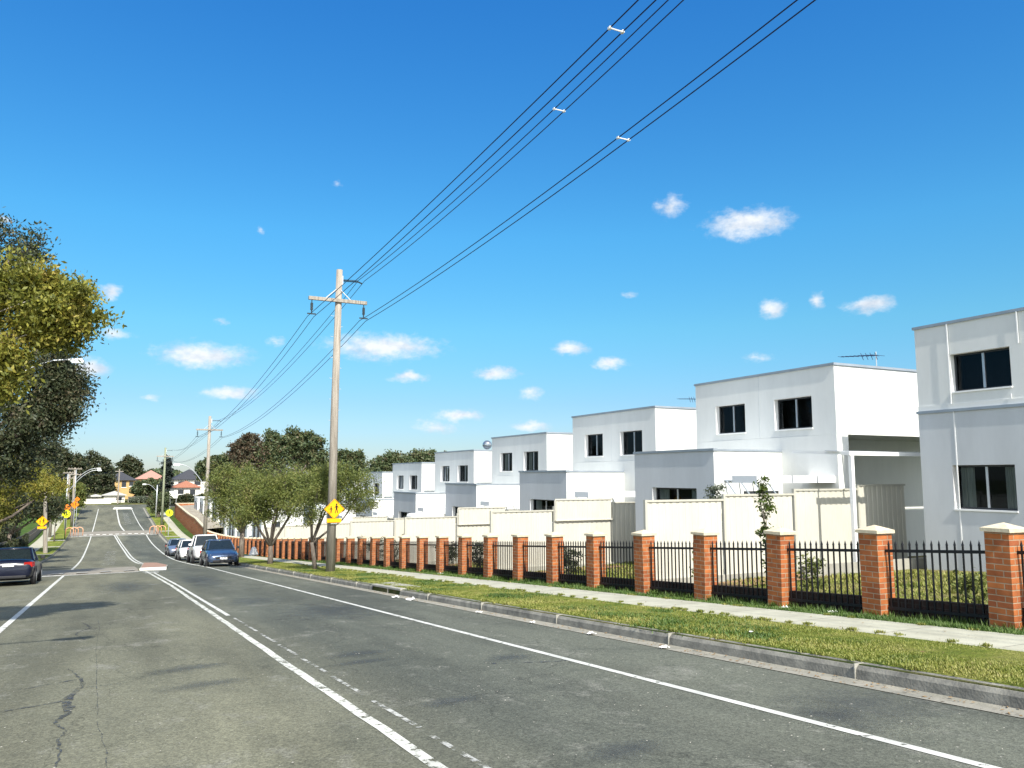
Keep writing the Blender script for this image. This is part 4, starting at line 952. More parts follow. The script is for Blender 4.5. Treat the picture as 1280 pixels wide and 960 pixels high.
def crown_points(blobs,per,clump,shell=.55,frac=1.0):
    """blobs: (x,y,z,rx,ry,rz,nclumps)"""
    pts=[]; cl=[]
    for (x,y,z,rx,ry,rz,nc) in blobs:
        for _ in range(int(nc*frac)):
            d=rng.normal(size=3); d/=np.linalg.norm(d); r=rng.uniform(shell**3,1)**(1/3)
            c=np.array([x,y,z])+d*r*np.array([rx,ry,rz]); cl.append(c)
            k=int(per*rng.uniform(.5,1.5)); cs=clump*rng.uniform(.6,1.3)
            q=rng.normal(size=(k,3))*cs*np.array([1,1,.7]); q[:,2]-=np.abs(q[:,0])*.15
            pts.append(c+q)
    return np.concatenate(pts),cl
def tree(name,label,cat,base,blobs,lm,leaf,per=60,clump=.35,bark=BARK,trunk_r=.15,forks=None,group=None,aspect=.5,droop=0.,shell=.5,twigs=.5,lean=(0,0),forkh=.4):
    t=thing(name,label,cat,base,group=group)
    pts,cl=crown_points(blobs,per,clump,shell)
    leaf_mesh('crown',lm,pts,leaf,t,base,aspect,droop)
    b=MB(); B=Vector(base); zc=min(bb[2]-bb[5]*.3 for bb in blobs)
    F=B+Vector((lean[0],lean[1],(np.mean([bb[2] for bb in blobs])-B.z)*forkh))
    b.tube([B-Vector((0,0,.2)),B+(F-B)*.5+Vector((random.uniform(-.1,.1)*trunk_r*4,0,0)),F],[trunk_r*1.25,trunk_r,trunk_r*.8],9,cap=True)
    for bb in blobs:
        c=Vector(bb[:3]); mid=F+(c-F)*.5+Vector((random.uniform(-.15,.15),random.uniform(-.15,.15),random.uniform(-.1,.15)))*(c-F).length*.5
        b.tube([F-Vector((0,0,.05)),mid,c],[trunk_r*.62,trunk_r*.42,trunk_r*.2],7)
    for c in cl[::max(1,int(1/twigs*3))]:
        c=Vector(c); k=min(range(len(blobs)),key=lambda i:(Vector(blobs[i][:3])-c).length); o=Vector(blobs[k][:3])
        o=o+(F-o)*random.uniform(0,.5); mid=(o+c)/2+Vector((random.uniform(-.2,.2),)*3)*.5
        b.tube([o,mid,c],[trunk_r*.2,trunk_r*.12,trunk_r*.05],5,cap=False)
    b.build('trunk',bark,t,world=True,smooth=True)
    return t
G=lambda y:zr(y)+.15
# street trees on the right verge
st='olive green street trees on the right verge'
tree('street_tree','street tree beside the tall timber pole, crown on both sides of it','tree',(8.0,34.3,G(34.3)),
     [(8.0,34.3,-.55,1.0,1.1,.75,34),(9.1,34.6,-.45,1.1,1.1,.95,46),(10.1,34.8,-.65,.85,1,.9,34),(7.6,34.2,-1.25,.7,.8,.6,16),(8.6,34.4,.25,.9,.9,.5,22)],L_OLIVE,.05,per=140,clump=.2,trunk_r=.085,group=st,aspect=.34,droop=.4,shell=.2,forkh=.34,lean=(-.2,0))
tree('street_tree','widest street tree in the middle of the three, dark forked trunk behind the kerb','tree',(7.75,43.5,G(43.5)),
     [(6.9,43.3,-.8,1.2,1.2,1.0,46),(8.2,43.8,-.45,1.3,1.3,1.2,60),(9.6,44.2,-.5,1.2,1.3,1.2,56),(7.9,43.2,-1.5,1.2,1.2,.8,38),(10.6,44.4,-.4,.9,1,.9,32),(6.6,43.2,-1.8,.7,.9,.7,20)],L_OLIVE,.06,per=150,clump=.25,trunk_r=.13,group=st,aspect=.34,droop=.4,shell=.2,forkh=.26)
tree('street_tree','farthest street tree, greener crown above the parked cars','tree',(8.7,60,G(60)),
     [(7.6,60,-.6,1.3,1.4,1.4,50),(8.9,60.3,-.3,1.4,1.5,1.5,56),(8.2,59.8,-2.2,1.4,1.4,1.2,44),(9.4,60,-1.8,1.1,1.3,1.3,34),(7.1,60,-2.0,.8,1,1,20)],L_OLIVE,.072,per=150,clump=.32,trunk_r=.18,group=st,aspect=.32,droop=.5,shell=.2)
# big trees on the left
lt='tall gum trees along the left side'
tree('gum_tree','big sunlit gum tree with yellow-green leaves filling the upper left edge','tree',(-5.6,16.5,G(16.5)),
     [(-.78,17,3.1,.66,.8,.62,44),(-1.7,17,3.45,.82,.9,.62,40),(-2.7,17,3.2,1.0,1.1,1.0,38),(-1.95,16.8,1.95,.5,.7,.55,44),(-2.9,16.8,1.6,.8,.9,.8,36),(-4.3,16.5,3,1.4,1.4,1.5,34),(-1.25,17,2.75,.45,.6,.3,20)],
     L_GUM,.048,per=210,clump=.16,bark=BARKW,trunk_r=.17,group=lt,aspect=.45,droop=.5,shell=.3,forkh=.62,lean=(.5,0))
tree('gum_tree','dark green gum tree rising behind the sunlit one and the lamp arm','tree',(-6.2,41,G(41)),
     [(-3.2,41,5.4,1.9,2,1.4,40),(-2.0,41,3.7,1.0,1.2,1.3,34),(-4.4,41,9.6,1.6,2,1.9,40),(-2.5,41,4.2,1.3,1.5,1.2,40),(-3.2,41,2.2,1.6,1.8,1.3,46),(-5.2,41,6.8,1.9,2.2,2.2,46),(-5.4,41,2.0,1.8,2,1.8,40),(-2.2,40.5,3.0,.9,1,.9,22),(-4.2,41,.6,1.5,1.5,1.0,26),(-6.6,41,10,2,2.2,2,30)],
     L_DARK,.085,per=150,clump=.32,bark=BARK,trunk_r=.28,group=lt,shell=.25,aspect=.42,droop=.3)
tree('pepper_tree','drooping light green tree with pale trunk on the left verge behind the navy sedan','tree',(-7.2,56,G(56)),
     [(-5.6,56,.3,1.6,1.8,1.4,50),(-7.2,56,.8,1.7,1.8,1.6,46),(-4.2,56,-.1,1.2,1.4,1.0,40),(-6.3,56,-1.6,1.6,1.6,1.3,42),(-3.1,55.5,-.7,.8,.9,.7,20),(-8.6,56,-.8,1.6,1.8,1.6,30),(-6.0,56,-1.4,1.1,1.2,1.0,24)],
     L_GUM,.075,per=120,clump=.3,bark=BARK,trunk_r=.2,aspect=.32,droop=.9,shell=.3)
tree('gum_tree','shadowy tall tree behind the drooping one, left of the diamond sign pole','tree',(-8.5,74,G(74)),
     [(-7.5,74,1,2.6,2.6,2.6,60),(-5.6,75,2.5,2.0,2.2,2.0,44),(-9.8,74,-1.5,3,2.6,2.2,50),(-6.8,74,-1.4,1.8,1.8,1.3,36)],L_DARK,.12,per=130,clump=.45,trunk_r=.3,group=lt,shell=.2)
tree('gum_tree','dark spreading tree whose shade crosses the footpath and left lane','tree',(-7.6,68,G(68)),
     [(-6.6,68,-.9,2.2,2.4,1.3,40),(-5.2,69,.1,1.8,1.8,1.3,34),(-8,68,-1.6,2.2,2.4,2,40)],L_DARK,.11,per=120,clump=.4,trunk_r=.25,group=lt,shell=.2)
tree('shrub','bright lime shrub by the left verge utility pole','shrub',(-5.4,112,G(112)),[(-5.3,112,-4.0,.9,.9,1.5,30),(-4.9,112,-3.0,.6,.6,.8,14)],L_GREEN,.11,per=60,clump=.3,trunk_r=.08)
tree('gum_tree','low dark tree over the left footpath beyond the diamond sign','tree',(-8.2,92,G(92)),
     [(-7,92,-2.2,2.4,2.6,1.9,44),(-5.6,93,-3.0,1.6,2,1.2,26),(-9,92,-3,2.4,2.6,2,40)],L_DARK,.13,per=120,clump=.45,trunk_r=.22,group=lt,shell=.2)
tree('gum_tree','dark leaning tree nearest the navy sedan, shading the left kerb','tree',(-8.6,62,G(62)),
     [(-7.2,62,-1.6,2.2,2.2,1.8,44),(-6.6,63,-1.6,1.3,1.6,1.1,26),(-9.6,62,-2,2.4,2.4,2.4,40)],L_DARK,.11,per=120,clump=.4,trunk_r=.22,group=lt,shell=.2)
# hedge and dark palings behind the left footpath
def hedge(label,x0,x1,y0,y1,h,m,n,leaf,name='hedge'):
    p=np.column_stack([rng.uniform(x0,x1,n),rng.uniform(y0,y1,n),np.zeros(n)]); u=rng.uniform(0,1,n)**.6
    bump=.75+.25*np.sin(p[:,0]*1.7+p[:,1]*.9)*np.cos(p[:,1]*1.3)
    p[:,2]=np.array([zr(y) for y in p[:,1]])+.15+u*h*bump
    o=leaf_mesh(name,m,p,leaf,None,((x0+x1)/2,(y0+y1)/2,zr((y0+y1)/2)+.15)); tag(o,label,'hedge'); return o
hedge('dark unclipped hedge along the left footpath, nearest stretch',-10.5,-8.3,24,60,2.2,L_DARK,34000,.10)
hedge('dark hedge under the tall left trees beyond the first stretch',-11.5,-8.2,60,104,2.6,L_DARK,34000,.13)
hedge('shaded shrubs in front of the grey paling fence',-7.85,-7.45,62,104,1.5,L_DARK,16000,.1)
hedge('low green ground bushes at the left kerb just past the navy sedan',-5.6,-4.45,52,66,.42,L_GREEN,7000,.07)
t=thing('paling_fence','grey timber paling fence behind the left footpath in the shade','fence',(-7.9,84,zr(84)))
b=MB()
for y in np.arange(62,150,.16): 
    z=zr(y)+.15; b.box(-7.93,-7.91,y,y+.14,z,z+1.35+random.uniform(-.02,.02))
b.build('palings',mat('grey_palings',(.12,.105,.09),.9,col2=(.24,.22,.19),scale=4,stretch=(3,3,.5)),t,world=True)
b=MB()
for a in np.arange(62,150,4): b.hexa([(-7.9,a,zr(a)+1.0),(-7.86,a,zr(a)+1.0),(-7.86,a+4,zr(a+4)+1.0),(-7.9,a+4,zr(a+4)+1.0)],[(-7.9,a,zr(a)+1.08),(-7.86,a,zr(a)+1.08),(-7.86,a+4,zr(a+4)+1.08),(-7.9,a+4,zr(a+4)+1.08)])
b.build('rail',WOOD,t,world=True)
# background gums
bg='large gums on the skyline'
def bgtree(label,x,y,w,z0,z1,m=L_FAR,n=5,leaf=.32,seed=0,g=bg,name='gum_tree',bark=BARK):
    random.seed(seed); bl=[]; h=z1-z0
    for i in range(n):
        q=(i+.5)/n; bx=x-w/2+w*q; top=z1-h*.28*abs(q-.5-random.uniform(-.12,.12))*2*random.uniform(.6,1.2); rz=h*random.uniform(.22,.32)
        bl.append((bx,y+random.uniform(-1,1),top-rz,w/n*.85,w/n*.9,rz,30)); bl.append((bx+random.uniform(-.3,.3)*w/n,y,(z0+top)/2-rz*.3,w/n*.8,w/n*.9,h*.28,24))
    return tree(name,label,'tree',(x,y,G(min(y,300))),bl,m,leaf,per=70,clump=w/n*.22,trunk_r=.35,group=g,shell=.35,bark=bark)
bgtree('reddish gum left of the tallest skyline crown',22.3,150,5.5,.3,8.0,L_RED,4,.24,3)
bgtree('tallest gum on the skyline, above the street trees',29.3,150,11.5,0,9.4,L_FAR,6,.26,5)
bgtree('round gum on the skyline just left of the tall timber pole',39.8,152,8,-1,6.2,L_FAR,4,.26,6)
bgtree('skyline gum between the timber pole and the last clear townhouse',42.6,130,7,-3,4.6,L_FAR,4,.24,8)
bgtree('skyline gum over the roof of the last clear townhouse',50.5,135,8,-2,5.6,L_FAR,4,.24,9)
bgtree('skyline gum low behind the roof tank',60,140,9,-2,4.6,L_FAR,4,.26,10)
bgtree('small gum behind the second timber pole',19.3,170,6,-1,4.7,L_FAR,4,.28,12)
bgtree('low gum left of the dark roofed far house',25,215,9,-3,2.8,L_FAR,4,.34,13)
bgtree('dark layered gum over the far left houses',-8.2,165,9,-5.5,6.4,L_DARK,5,.26,14,'tall gum trees along the left side')
bgtree('feathery gum right of the dark layered one, at the far left',-2.6,214,8,-5,6.2,L_DARK,4,.26,15,'tall gum trees along the left side')
bgtree('rounded olive tree beside the left utility poles',-5.4,152,3.4,-5.4,-.3,L_OLIVE,3,.16,16,'trees at the far junction')
bgtree('small skyline tree over the orange far house',5.6,282,6,-2,6.6,L_DARK,3,.42,17,'trees at the far junction')
bgtree('broad low tree over the orange far house garden',8.6,205,6,-5.2,-.3,L_FAR,4,.26,18,'trees at the far junction')
bgtree('leafy young tree near the far right kerb',8.1,152,2.6,-6.3,-2.3,L_FAR,2,.14,19,'trees at the far junction')
bgtree('dark garden tree left of the white bungalow',-7.2,198,5,-5.6,-1.2,L_DARK,3,.24,20,'trees at the far junction')
tree('cypress','tall narrow dark cypress behind the greenish pole','tree',(11.4,190,G(190)),[(11.4,190,2.8,.8,.8,1.9,18),(11.4,190,.4,1.15,1.1,2.2,26),(11.4,190,-2.4,1.3,1.3,2.2,30)],L_CYP,.2,per=80,clump=.28,trunk_r=.2,shell=.2)
hedge('long dark hedge in front of the far right houses',12,26,184,188,2.4,L_DARK,9000,.24)
hedge('grey green shrubs in front of the far timber fence',4.4,10.5,195,198,1.5,L_GREY,5000,.2)
# distant wood closing the horizon
n=60000; X=rng.uniform(-260,420,n); Yd=rng.uniform(300,345,n)
H=6+2.2*np.sin(X*.05)+1.6*np.sin(X*.13+1)+1.1*np.sin(X*.31+2); Zz=-5.4+rng.uniform(0,1,n)**.7*H
o=leaf_mesh('distant_wood',L_FAR,np.column_stack([X,Yd,Zz]),.9,None,(0,320,-5)); tag(o,'low dark wood closing the horizon','wood',kind='stuff')

# yard plants
tree('sapling','slim young tree with glossy leaves standing in the nearest yard','sapling',(12.9,13.35,zr(13.35)+.2),
     [(12.88,13.35,-.12,.09,.09,.22,7),(12.89,13.35,-.42,.12,.12,.2,7),(12.9,13.35,-.75,.16,.16,.22,9),(12.92,13.35,-1.15,.2,.2,.25,10),(12.92,13.35,-1.55,.16,.16,.25,7),(12.9,13.35,-2.0,.12,.12,.3,5)],L_GREEN,.05,per=24,clump=.06,trunk_r=.022,aspect=.4,shell=.1,forkh=.85)
tree('olive_shrub','grey leaved shrub rising over the first cream fence by the front block window','shrub',(15.2,17.6,zr(17.6)+.2),[(15.2,17.6,-.55,.22,.22,.42,22),(15.25,17.6,-1.2,.3,.3,.5,16)],L_GREY,.035,per=60,clump=.07,trunk_r=.03,shell=.1)
for i,(x,y,h,w,l) in enumerate(((11.9,26.2,.95,1.3,'dark green shrub behind the fence, widest in the middle yard'),(12.3,30.5,.9,1.0,'round green shrub in the yard nearest the tall timber pole'),(11.8,20.0,.85,.6,'sparse upright shrub behind the fence by the third cream fence'),(11.6,10.9,.75,.35,'weedy tuft behind the fence under the pergola'),(11.5,13.8,.8,.4,'weedy tuft at the foot of the slim young tree'),(11.7,7.9,.55,.35,'twiggy weed behind the last fence panel at the right edge'),(11.6,35.2,1.1,.8,'dark bush behind the fence right of the timber pole'),(12,39,1.2,.9,'dark bush behind the fence left of the timber pole'))):
    z=zr(y)+.2; tree('garden_shrub',l,'shrub',(x,y,z),[(x,y,z+h*.55,w*.45,w*.6,h*.5,int(14+26*w))],L_OLIVE if i in (3,4,5) else L_DARK,.035,per=30 if i in (3,4,5) else 60,clump=.09,trunk_r=.02,shell=.1,group='shrubs behind the picket fence')

# grass blades
def blades(name,m,x0,x1,y0,y1,n,h,zoff,w=.006,sx=(0,0)):
    yy=y0+(y1-y0)*rng.uniform(0,1,n)**1.7; xx=rng.uniform(x0,x1,n); zz=np.array([np.interp(y,ZY,ZT) for y in yy])+zoff+(xx-sx[0])*sx[1]
    hh=h*rng.uniform(.4,1.3,n)*(.7+.5*np.sin(xx*3.1+yy*1.3)*np.sin(yy*2.1)); hh=np.clip(hh,.012,None); ww=w*(1+yy/12)
    a=rng.uniform(0,2*np.pi,n); lx=np.cos(a)*hh*.7; ly=np.sin(a)*hh*.7; px=-np.sin(a)*ww; py=np.cos(a)*ww
    v=np.empty((n,3,3)); v[:,0]=np.column_stack([xx-px,yy-py,zz]); v[:,1]=np.column_stack([xx+px,yy+py,zz]); v[:,2]=np.column_stack([xx+lx,yy+ly,zz+hh])
    v=v.reshape(-1,3); me=bpy.data.meshes.new(name); me.vertices.add(n*3); me.vertices.foreach_set('co',v.astype(np.float32).ravel())
    me.loops.add(n*3); me.loops.foreach_set('vertex_index',np.arange(n*3,dtype=np.int32)); me.polygons.add(n)
    me.polygons.foreach_set('loop_start',np.arange(0,n*3,3,dtype=np.int32)); me.polygons.foreach_set('loop_total',np.full(n,3,dtype=np.int32))
    me.materials.append(m); me.update(calc_edges=True); me.validate(); o=bpy.data.objects.new(name,me); COL.objects.link(o); return tag(o,kind='stuff')
ZY=np.arange(-20,200,.5); ZT=np.array([zr(y) for y in ZY])
tag(blades('grass',L_GRASS,KR+.13,8.72,2,48,150000,.027,.165,.005),'mown yellow-green grass between kerb and footpath','grass')
tag(blades('grass',L_LUSH,9.70,10.85,3,48,80000,.06,.175,sx=(9.72,-.11)),'darker longer grass between footpath and brick fence','grass')
tag(blades('grass',L_GRASS,11.1,17.5,4,34,60000,.08,.06,.008,sx=(11.1,.032)),'dry patchy grass in the yards behind the fence','grass')

def tufts(name,m,spots,n,h,zoff,label):
    P=[];
    for (x,y,r) in spots:
        q=rng.normal(size=(n,2))*r; P.append(np.column_stack([x+q[:,0],y+q[:,1]*1.6]))
    P=np.concatenate(P); k=len(P); zz=np.interp(P[:,1],ZY,ZT)+zoff; hh=h*rng.uniform(.4,1.3,k); w=.006*(1+P[:,1]/14); a=rng.uniform(0,6.28,k)
    v=np.empty((k,3,3)); v[:,0]=np.column_stack([P[:,0]+np.sin(a)*w,P[:,1]-np.cos(a)*w,zz]); v[:,1]=np.column_stack([P[:,0]-np.sin(a)*w,P[:,1]+np.cos(a)*w,zz]); v[:,2]=np.column_stack([P[:,0]+np.cos(a)*hh*.6,P[:,1]+np.sin(a)*hh*.6,zz+hh])
    me=bpy.data.meshes.new(name); me.vertices.add(k*3); me.vertices.foreach_set('co',v.astype(np.float32).ravel()); me.loops.add(k*3); me.loops.foreach_set('vertex_index',np.arange(k*3,dtype=np.int32)); me.polygons.add(k)
    me.polygons.foreach_set('loop_start',np.arange(0,k*3,3,dtype=np.int32)); me.polygons.foreach_set('loop_total',np.full(k,3,dtype=np.int32)); me.materials.append(m); me.update(calc_edges=True); me.validate(); o=bpy.data.objects.new(name,me); COL.objects.link(o); tag(o,label,'grass',kind='stuff')
random.seed(21)
tufts('grass_tufts',L_LUSH,[(random.uniform(7.15,8.5),random.uniform(3,9)**1.6+2,random.uniform(.08,.22)) for _ in range(34)],420,.038,.165,'darker green clumps in the mown verge')
tufts('weeds',L_LUSH,[(random.choice([10.72,10.8,10.86]),4+i*.42+random.uniform(-.2,.2),random.uniform(.03,.08)) for i in range(100)],110,.12,.055,'weeds growing along the foot of the brick fence')
tufts('kerb_weeds',L_GRASS,[(KR+.16,random.uniform(3,32),.03) for i in range(50)],60,.05,.15,'grass creeping over the kerb edge')
tufts('path_edge_grass',L_GRASS,[(random.choice([8.7,8.72,9.71]),random.uniform(3,40),.02) for i in range(170)],70,.035,.178,'grass creeping over the footpath edges')
def flat_leaves(name,m,n,x0,x1,y0,y1,zoff,size,label,cat):
    yy=y0+(y1-y0)*rng.uniform(0,1,n)**1.6; xx=rng.uniform(x0,x1,n); zz=np.interp(yy,ZY,ZT)+zoff+.004; a=rng.uniform(0,6.28,n); s_=size*rng.uniform(.5,1.4,n)
    v=np.empty((n,4,3)); dx,dy=np.cos(a)*s_,np.sin(a)*s_
    v[:,0]=np.column_stack([xx-dx,yy-dy,zz]); v[:,1]=np.column_stack([xx-dy*.4,yy+dx*.4,zz+s_*.25]); v[:,2]=np.column_stack([xx+dx,yy+dy,zz+s_*.1]); v[:,3]=np.column_stack([xx+dy*.4,yy-dx*.4,zz])
    me=bpy.data.meshes.new(name); me.vertices.add(n*4); me.vertices.foreach_set('co',v.astype(np.float32).ravel()); me.loops.add(n*4); me.loops.foreach_set('vertex_index',np.arange(n*4,dtype=np.int32)); me.polygons.add(n)
    me.polygons.foreach_set('loop_start',np.arange(0,n*4,4,dtype=np.int32)); me.polygons.foreach_set('loop_total',np.full(n,4,dtype=np.int32)); me.materials.append(m); me.update(calc_edges=True); me.validate(); o=bpy.data.objects.new(name,me); COL.objects.link(o); tag(o,label,cat,kind='stuff')
DEAD=mat('dead_leaf',(.12,.07,.03),.9,col2=(.28,.19,.09),scale=30)
flat_leaves('fallen_leaves',DEAD,900,KR-.28,KR-.01,2,45,.0,.02,'dry leaves gathered in the gutter','leaves')
flat_leaves('scattered_leaves',DEAD,400,7.1,9.7,2,45,.195,.022,'dry leaves scattered on verge and footpath','leaves')
flat_leaves('road_grit',mat('pale_grit',(.25,.24,.2),.9,col2=(.4,.38,.33),scale=20),2600,-4,6.5,1,16,.035,.009,'pale grit lying on the asphalt','grit')
# ------------------------------------------------------------------ litter and small things
def crumple(x,y,z,s,label,m=PAPER,name='litter'):
    b=MB(); n=7; vs=[]; fs=[]
    for i in range(n):
        for j in range(n):
            vs.append((s*(i/(n-1)-.5)*random.uniform(.8,1.1),s*.7*(j/(n-1)-.5),abs(random.gauss(0,.11))*s+.004))
    for i in range(n-1):
        for j in range(n-1): fs.append((i*n+j,(i+1)*n+j,(i+1)*n+j+1,i*n+j+1))
    b.add(vs,fs); o=b.build(name,m); o.location=(x,y,z); tag(o,label,'litter','scraps of litter'); return o
for x,y,s,l in ((6.6,10.5,.13,'white paper scrap in the gutter, second from the right'),(6.62,8.75,.12,'white paper scrap in the gutter, nearest to the right edge'),(6.6,14.6,.12,'crumpled white scrap in the gutter midway to the drain'),(6.55,18.4,.22,'flattened white scrap in the gutter near the drain inlet'),(6.5,19.4,.18,'small white scrap right below the drain inlet'),(6.6,12.4,.1,'tiny pale scrap against the kerb')):
    crumple(x,y,zr(y)+.01,s,l)
for x,y,s,l in ((10.55,10.55,.16,'pale blue and white wrapper at the foot of a fence pier'),(10.6,9.55,.14,'grey paper scrap in the grass by the fence'),(10.5,26.5,.2,'white scrap in the grass by the middle piers'),(7.6,8.2,.06,'tiny white scrap on the mown verge')):
    crumple(x,y,zr(y)+(.1 if x>10 else .18),s,l)
t=thing('marker_cone','squat white marker on the grass by the far fence','marker',(10.1,63.5,zr(63.5)+.18)); b=MB(); b.tube([(0,0,0),(0,0,.1),(0,0,.55),(0,0,.62)],[.38,.34,.16,.08],12); b.build('body',PLATEW,t,smooth=True)

# ------------------------------------------------------------------ far houses
def hip(b,x0,x1,y0,y1,z0,h,o=.5):
    x0-=o;x1+=o;y0-=o;y1+=o; d=min(x1-x0,y1-y0)/2
    if x1-x0>=y1-y0: r=[(x0+d,(y0+y1)/2,z0+h),(x1-d,(y0+y1)/2,z0+h)]
    else: r=[((x0+x1)/2,y0+d,z0+h),((x0+x1)/2,y1-d,z0+h)]
    v=[(x0,y0,z0),(x1,y0,z0),(x1,y1,z0),(x0,y1,z0)]+r
    if x1-x0>=y1-y0: b.add(v,[(0,1,5,4),(1,2,5),(2,3,4,5),(3,0,4),(0,3,2,1)])
    else: b.add(v,[(0,1,4),(1,2,5,4),(2,3,5),(3,0,4,5),(0,3,2,1)])
YB=mat('yellow_brick',(.5,.33,.14),.85,.12,4); TD=mat('dark_roof_tile',(.045,.047,.055),.8,.2,6,stretch=(1,1,4)); TR=mat('terracotta_roof_tile',(.3,.13,.08),.8,.2,6); TP=mat('pale_roof_sheet',(.42,.41,.36),.7,.08,3); CW=mat('cream_render',(.68,.64,.55),.85,.05,2); TPK=mat('faded_red_roof_tile',(.36,.19,.15),.85,.15,6)
def farhouse(label,x0,x1,y0,y1,z0,z1,h,wm,rm,wins=(),name='bungalow'):
    t=thing(name,label,'house',((x0+x1)/2,y0,z0)); b=MB(); b.box(x0,x1,y0,y1,z0,z1); b.build('wall',wm,t,world=True)
    b=MB(); hip(b,x0,x1,y0,y1,z1+.01,h); b.build('roof',rm,t,world=True)
    for (a,c,e,f) in wins:
        b=MB(); b.box(a,c,y0-.06,y0-.003,e,f); w=b.build('window',ALU,t,world=True)
        b=MB(); b.box(a-.1-t.location.x,c+.1-t.location.x,y0-.1-t.location.y,y0-.004-t.location.y,e-.15-t.location.z,e-.002-t.location.z); b.build('sill',TRIMW,w)
farhouse('far two-storey house of yellow brick with dark tiled roof',-.6,6.4,226,236,-5.6,-.9,2.2,YB,TD,((.2,1.6,-2.3,-1.2),(3.2,4.2,-2.6,-1.1),(4.9,5.9,-2.3,-1.2)),'far_house')
farhouse('far house with faded red roof right of the yellow brick one',7,14,238,247,-5.6,-.6,2.4,YB,TPK,((8,9.4,-2.2,-1.2),(11,12.5,-2.2,-1.2)),'far_house')
farhouse('low white bungalow facing down the road at the junction',-.6,3.6,199,207,-5.7,-4.1,.9,CW,TP,((1.9,3.0,-5.2,-4.4),))
farhouse('garage wing of plain white walls left of the bungalow',-3.6,-.9,201,207,-5.7,-4.4,.5,CW,TP,((-2.9,-1.7,-5.4,-4.6),),'garage')
farhouse('far house with large dark hipped roof and white upper wall',14.0,21.5,207,218,-5.6,-.7,2.5,CW,TD,((15,16.4,-2,-1.1),(18.6,20,-2,-1.1)),'far_house')
farhouse('low house with terracotta roof in front of the dark roofed one',13.2,18.6,193,201,-5.6,-2.4,1.5,CW,TR,((14,15.2,-3.8,-2.8),(16.5,17.6,-4,-2.8)))
t=thing('white_wall','low white garden wall left of the bungalow at the junction','wall',(-1.3,194,zr(194))); b=MB(); b.box(-4.4,.9,194,194.25,-6,-4.75); b.build('wall',CW,t,world=True); b=MB(); b.box(-4.45,.95,193.95,194.3,-4.748,-4.67); b.build('coping',CW,t,world=True)
t=thing('timber_fence','grey timber fence right of the bungalow at the junction','fence',(6,199,zr(199))); b=MB()
for x in np.arange(4.2,11,.2): b.box(x,x+.18,199,199.04,-5.8,-4.35+random.uniform(-.03,.03))
b.build('palings',mat('grey_palings',(.12,.105,.09)),t,world=True); b=MB(); b.box(4.2,11,199.042,199.1,-4.7,-4.6); b.build('rail',WOOD,t,world=True)

# ------------------------------------------------------------------ sky, sun, camera
SUN_AZ=-5.0; SUN_EL=46.0
W=bpy.data.worlds.new('World'); S.world=W; W.use_nodes=True; t=W.node_tree; t.nodes.clear(); L=t.links
out=N(t,'ShaderNodeOutputWorld'); bg_=N(t,'ShaderNodeBackground'); bg_.inputs[1].default_value=.15
sky=N(t,'ShaderNodeTexSky'); sky.sky_type='NISHITA'; sky.sun_disc=False; sky.sun_elevation=R(SUN_EL); sky.sun_rotation=R(180-SUN_AZ); sky.altitude=0; sky.air_density=1.0; sky.dust_density=.2; sky.ozone_density=2.2
tc=N(t,'ShaderNodeTexCoord'); nm=N(t,'ShaderNodeVectorMath',operation='NORMALIZE'); L.new(tc.outputs['Generated'],nm.inputs[0])
sp=N(t,'ShaderNodeSeparateXYZ'); L.new(nm.outputs[0],sp.inputs[0])
# deep clear blue opposite the sun, whiter and brighter round the sun's side of the sky
hb=N(t,'ShaderNodeHueSaturation'); hb.inputs['Saturation'].default_value=1.25; L.new(sky.outputs[0],hb.inputs['Color'])
hw=N(t,'ShaderNodeHueSaturation'); hw.inputs['Saturation'].default_value=.35; hw.inputs['Value'].default_value=1.1; L.new(sky.outputs[0],hw.inputs['Color'])
er=N(t,'ShaderNodeValToRGB'); cr=er.color_ramp; L.new(sp.outputs[2],er.inputs[0])
for q,(p_,c_) in enumerate([(0,(.24,.28,.40)),(.09,(.28,.36,.43)),(.18,(.32,.51,.49)),(.29,(.31,.60,.61)),(.55,(.22,.56,.73))]):
    e=cr.elements[q] if q in (0,) else (cr.elements[-1] if q==4 else cr.elements.new(p_)); e.position=p_; e.color=c4(c_)
mb=N(t,'ShaderNodeMix',data_type='RGBA',blend_type='MULTIPLY'); mb.inputs[0].default_value=1; L.new(hb.outputs[0],mb.inputs[6]); L.new(er.outputs[0],mb.inputs[7])
sd=N(t,'ShaderNodeMapRange',interpolation_type='SMOOTHSTEP'); sd.inputs['From Min'].default_value=-.25; sd.inputs['From Max'].default_value=.42; L.new(sp.outputs[1],sd.inputs[0])
gm=N(t,'ShaderNodeMix',data_type='RGBA'); L.new(sd.outputs[0],gm.inputs[0]); L.new(hw.outputs[0],gm.inputs[6]); L.new(mb.outputs[2],gm.inputs[7])
az=N(t,'ShaderNodeMath',operation='ARCTAN2'); L.new(sp.outputs[0],az.inputs[0]); L.new(sp.outputs[1],az.inputs[1])
el=N(t,'ShaderNodeMath',operation='ARCSINE'); L.new(sp.outputs[2],el.inputs[0])
ae=N(t,'ShaderNodeCombineXYZ'); L.new(az.outputs[0],ae.inputs[0]); L.new(el.outputs[0],ae.inputs[1])
nz=N(t,'ShaderNodeTexNoise'); nz.inputs['Scale'].default_value=30; nz.inputs['Detail'].default_value=7; nz.inputs['Roughness'].default_value=.6
ms=N(t,'ShaderNodeVectorMath',operation='MULTIPLY'); ms.inputs[1].default_value=(1,1.6,1); L.new(ae.outputs[0],ms.inputs[0]); L.new(ms.outputs[0],nz.inputs['Vector'])
ctr=N(t,'ShaderNodeVectorMath',operation='MULTIPLY_ADD'); ctr.inputs[1].default_value=(.030,.018,0); ctr.inputs[2].default_value=(-.015,-.009,0); L.new(nz.outputs['Color'],ctr.inputs[0])
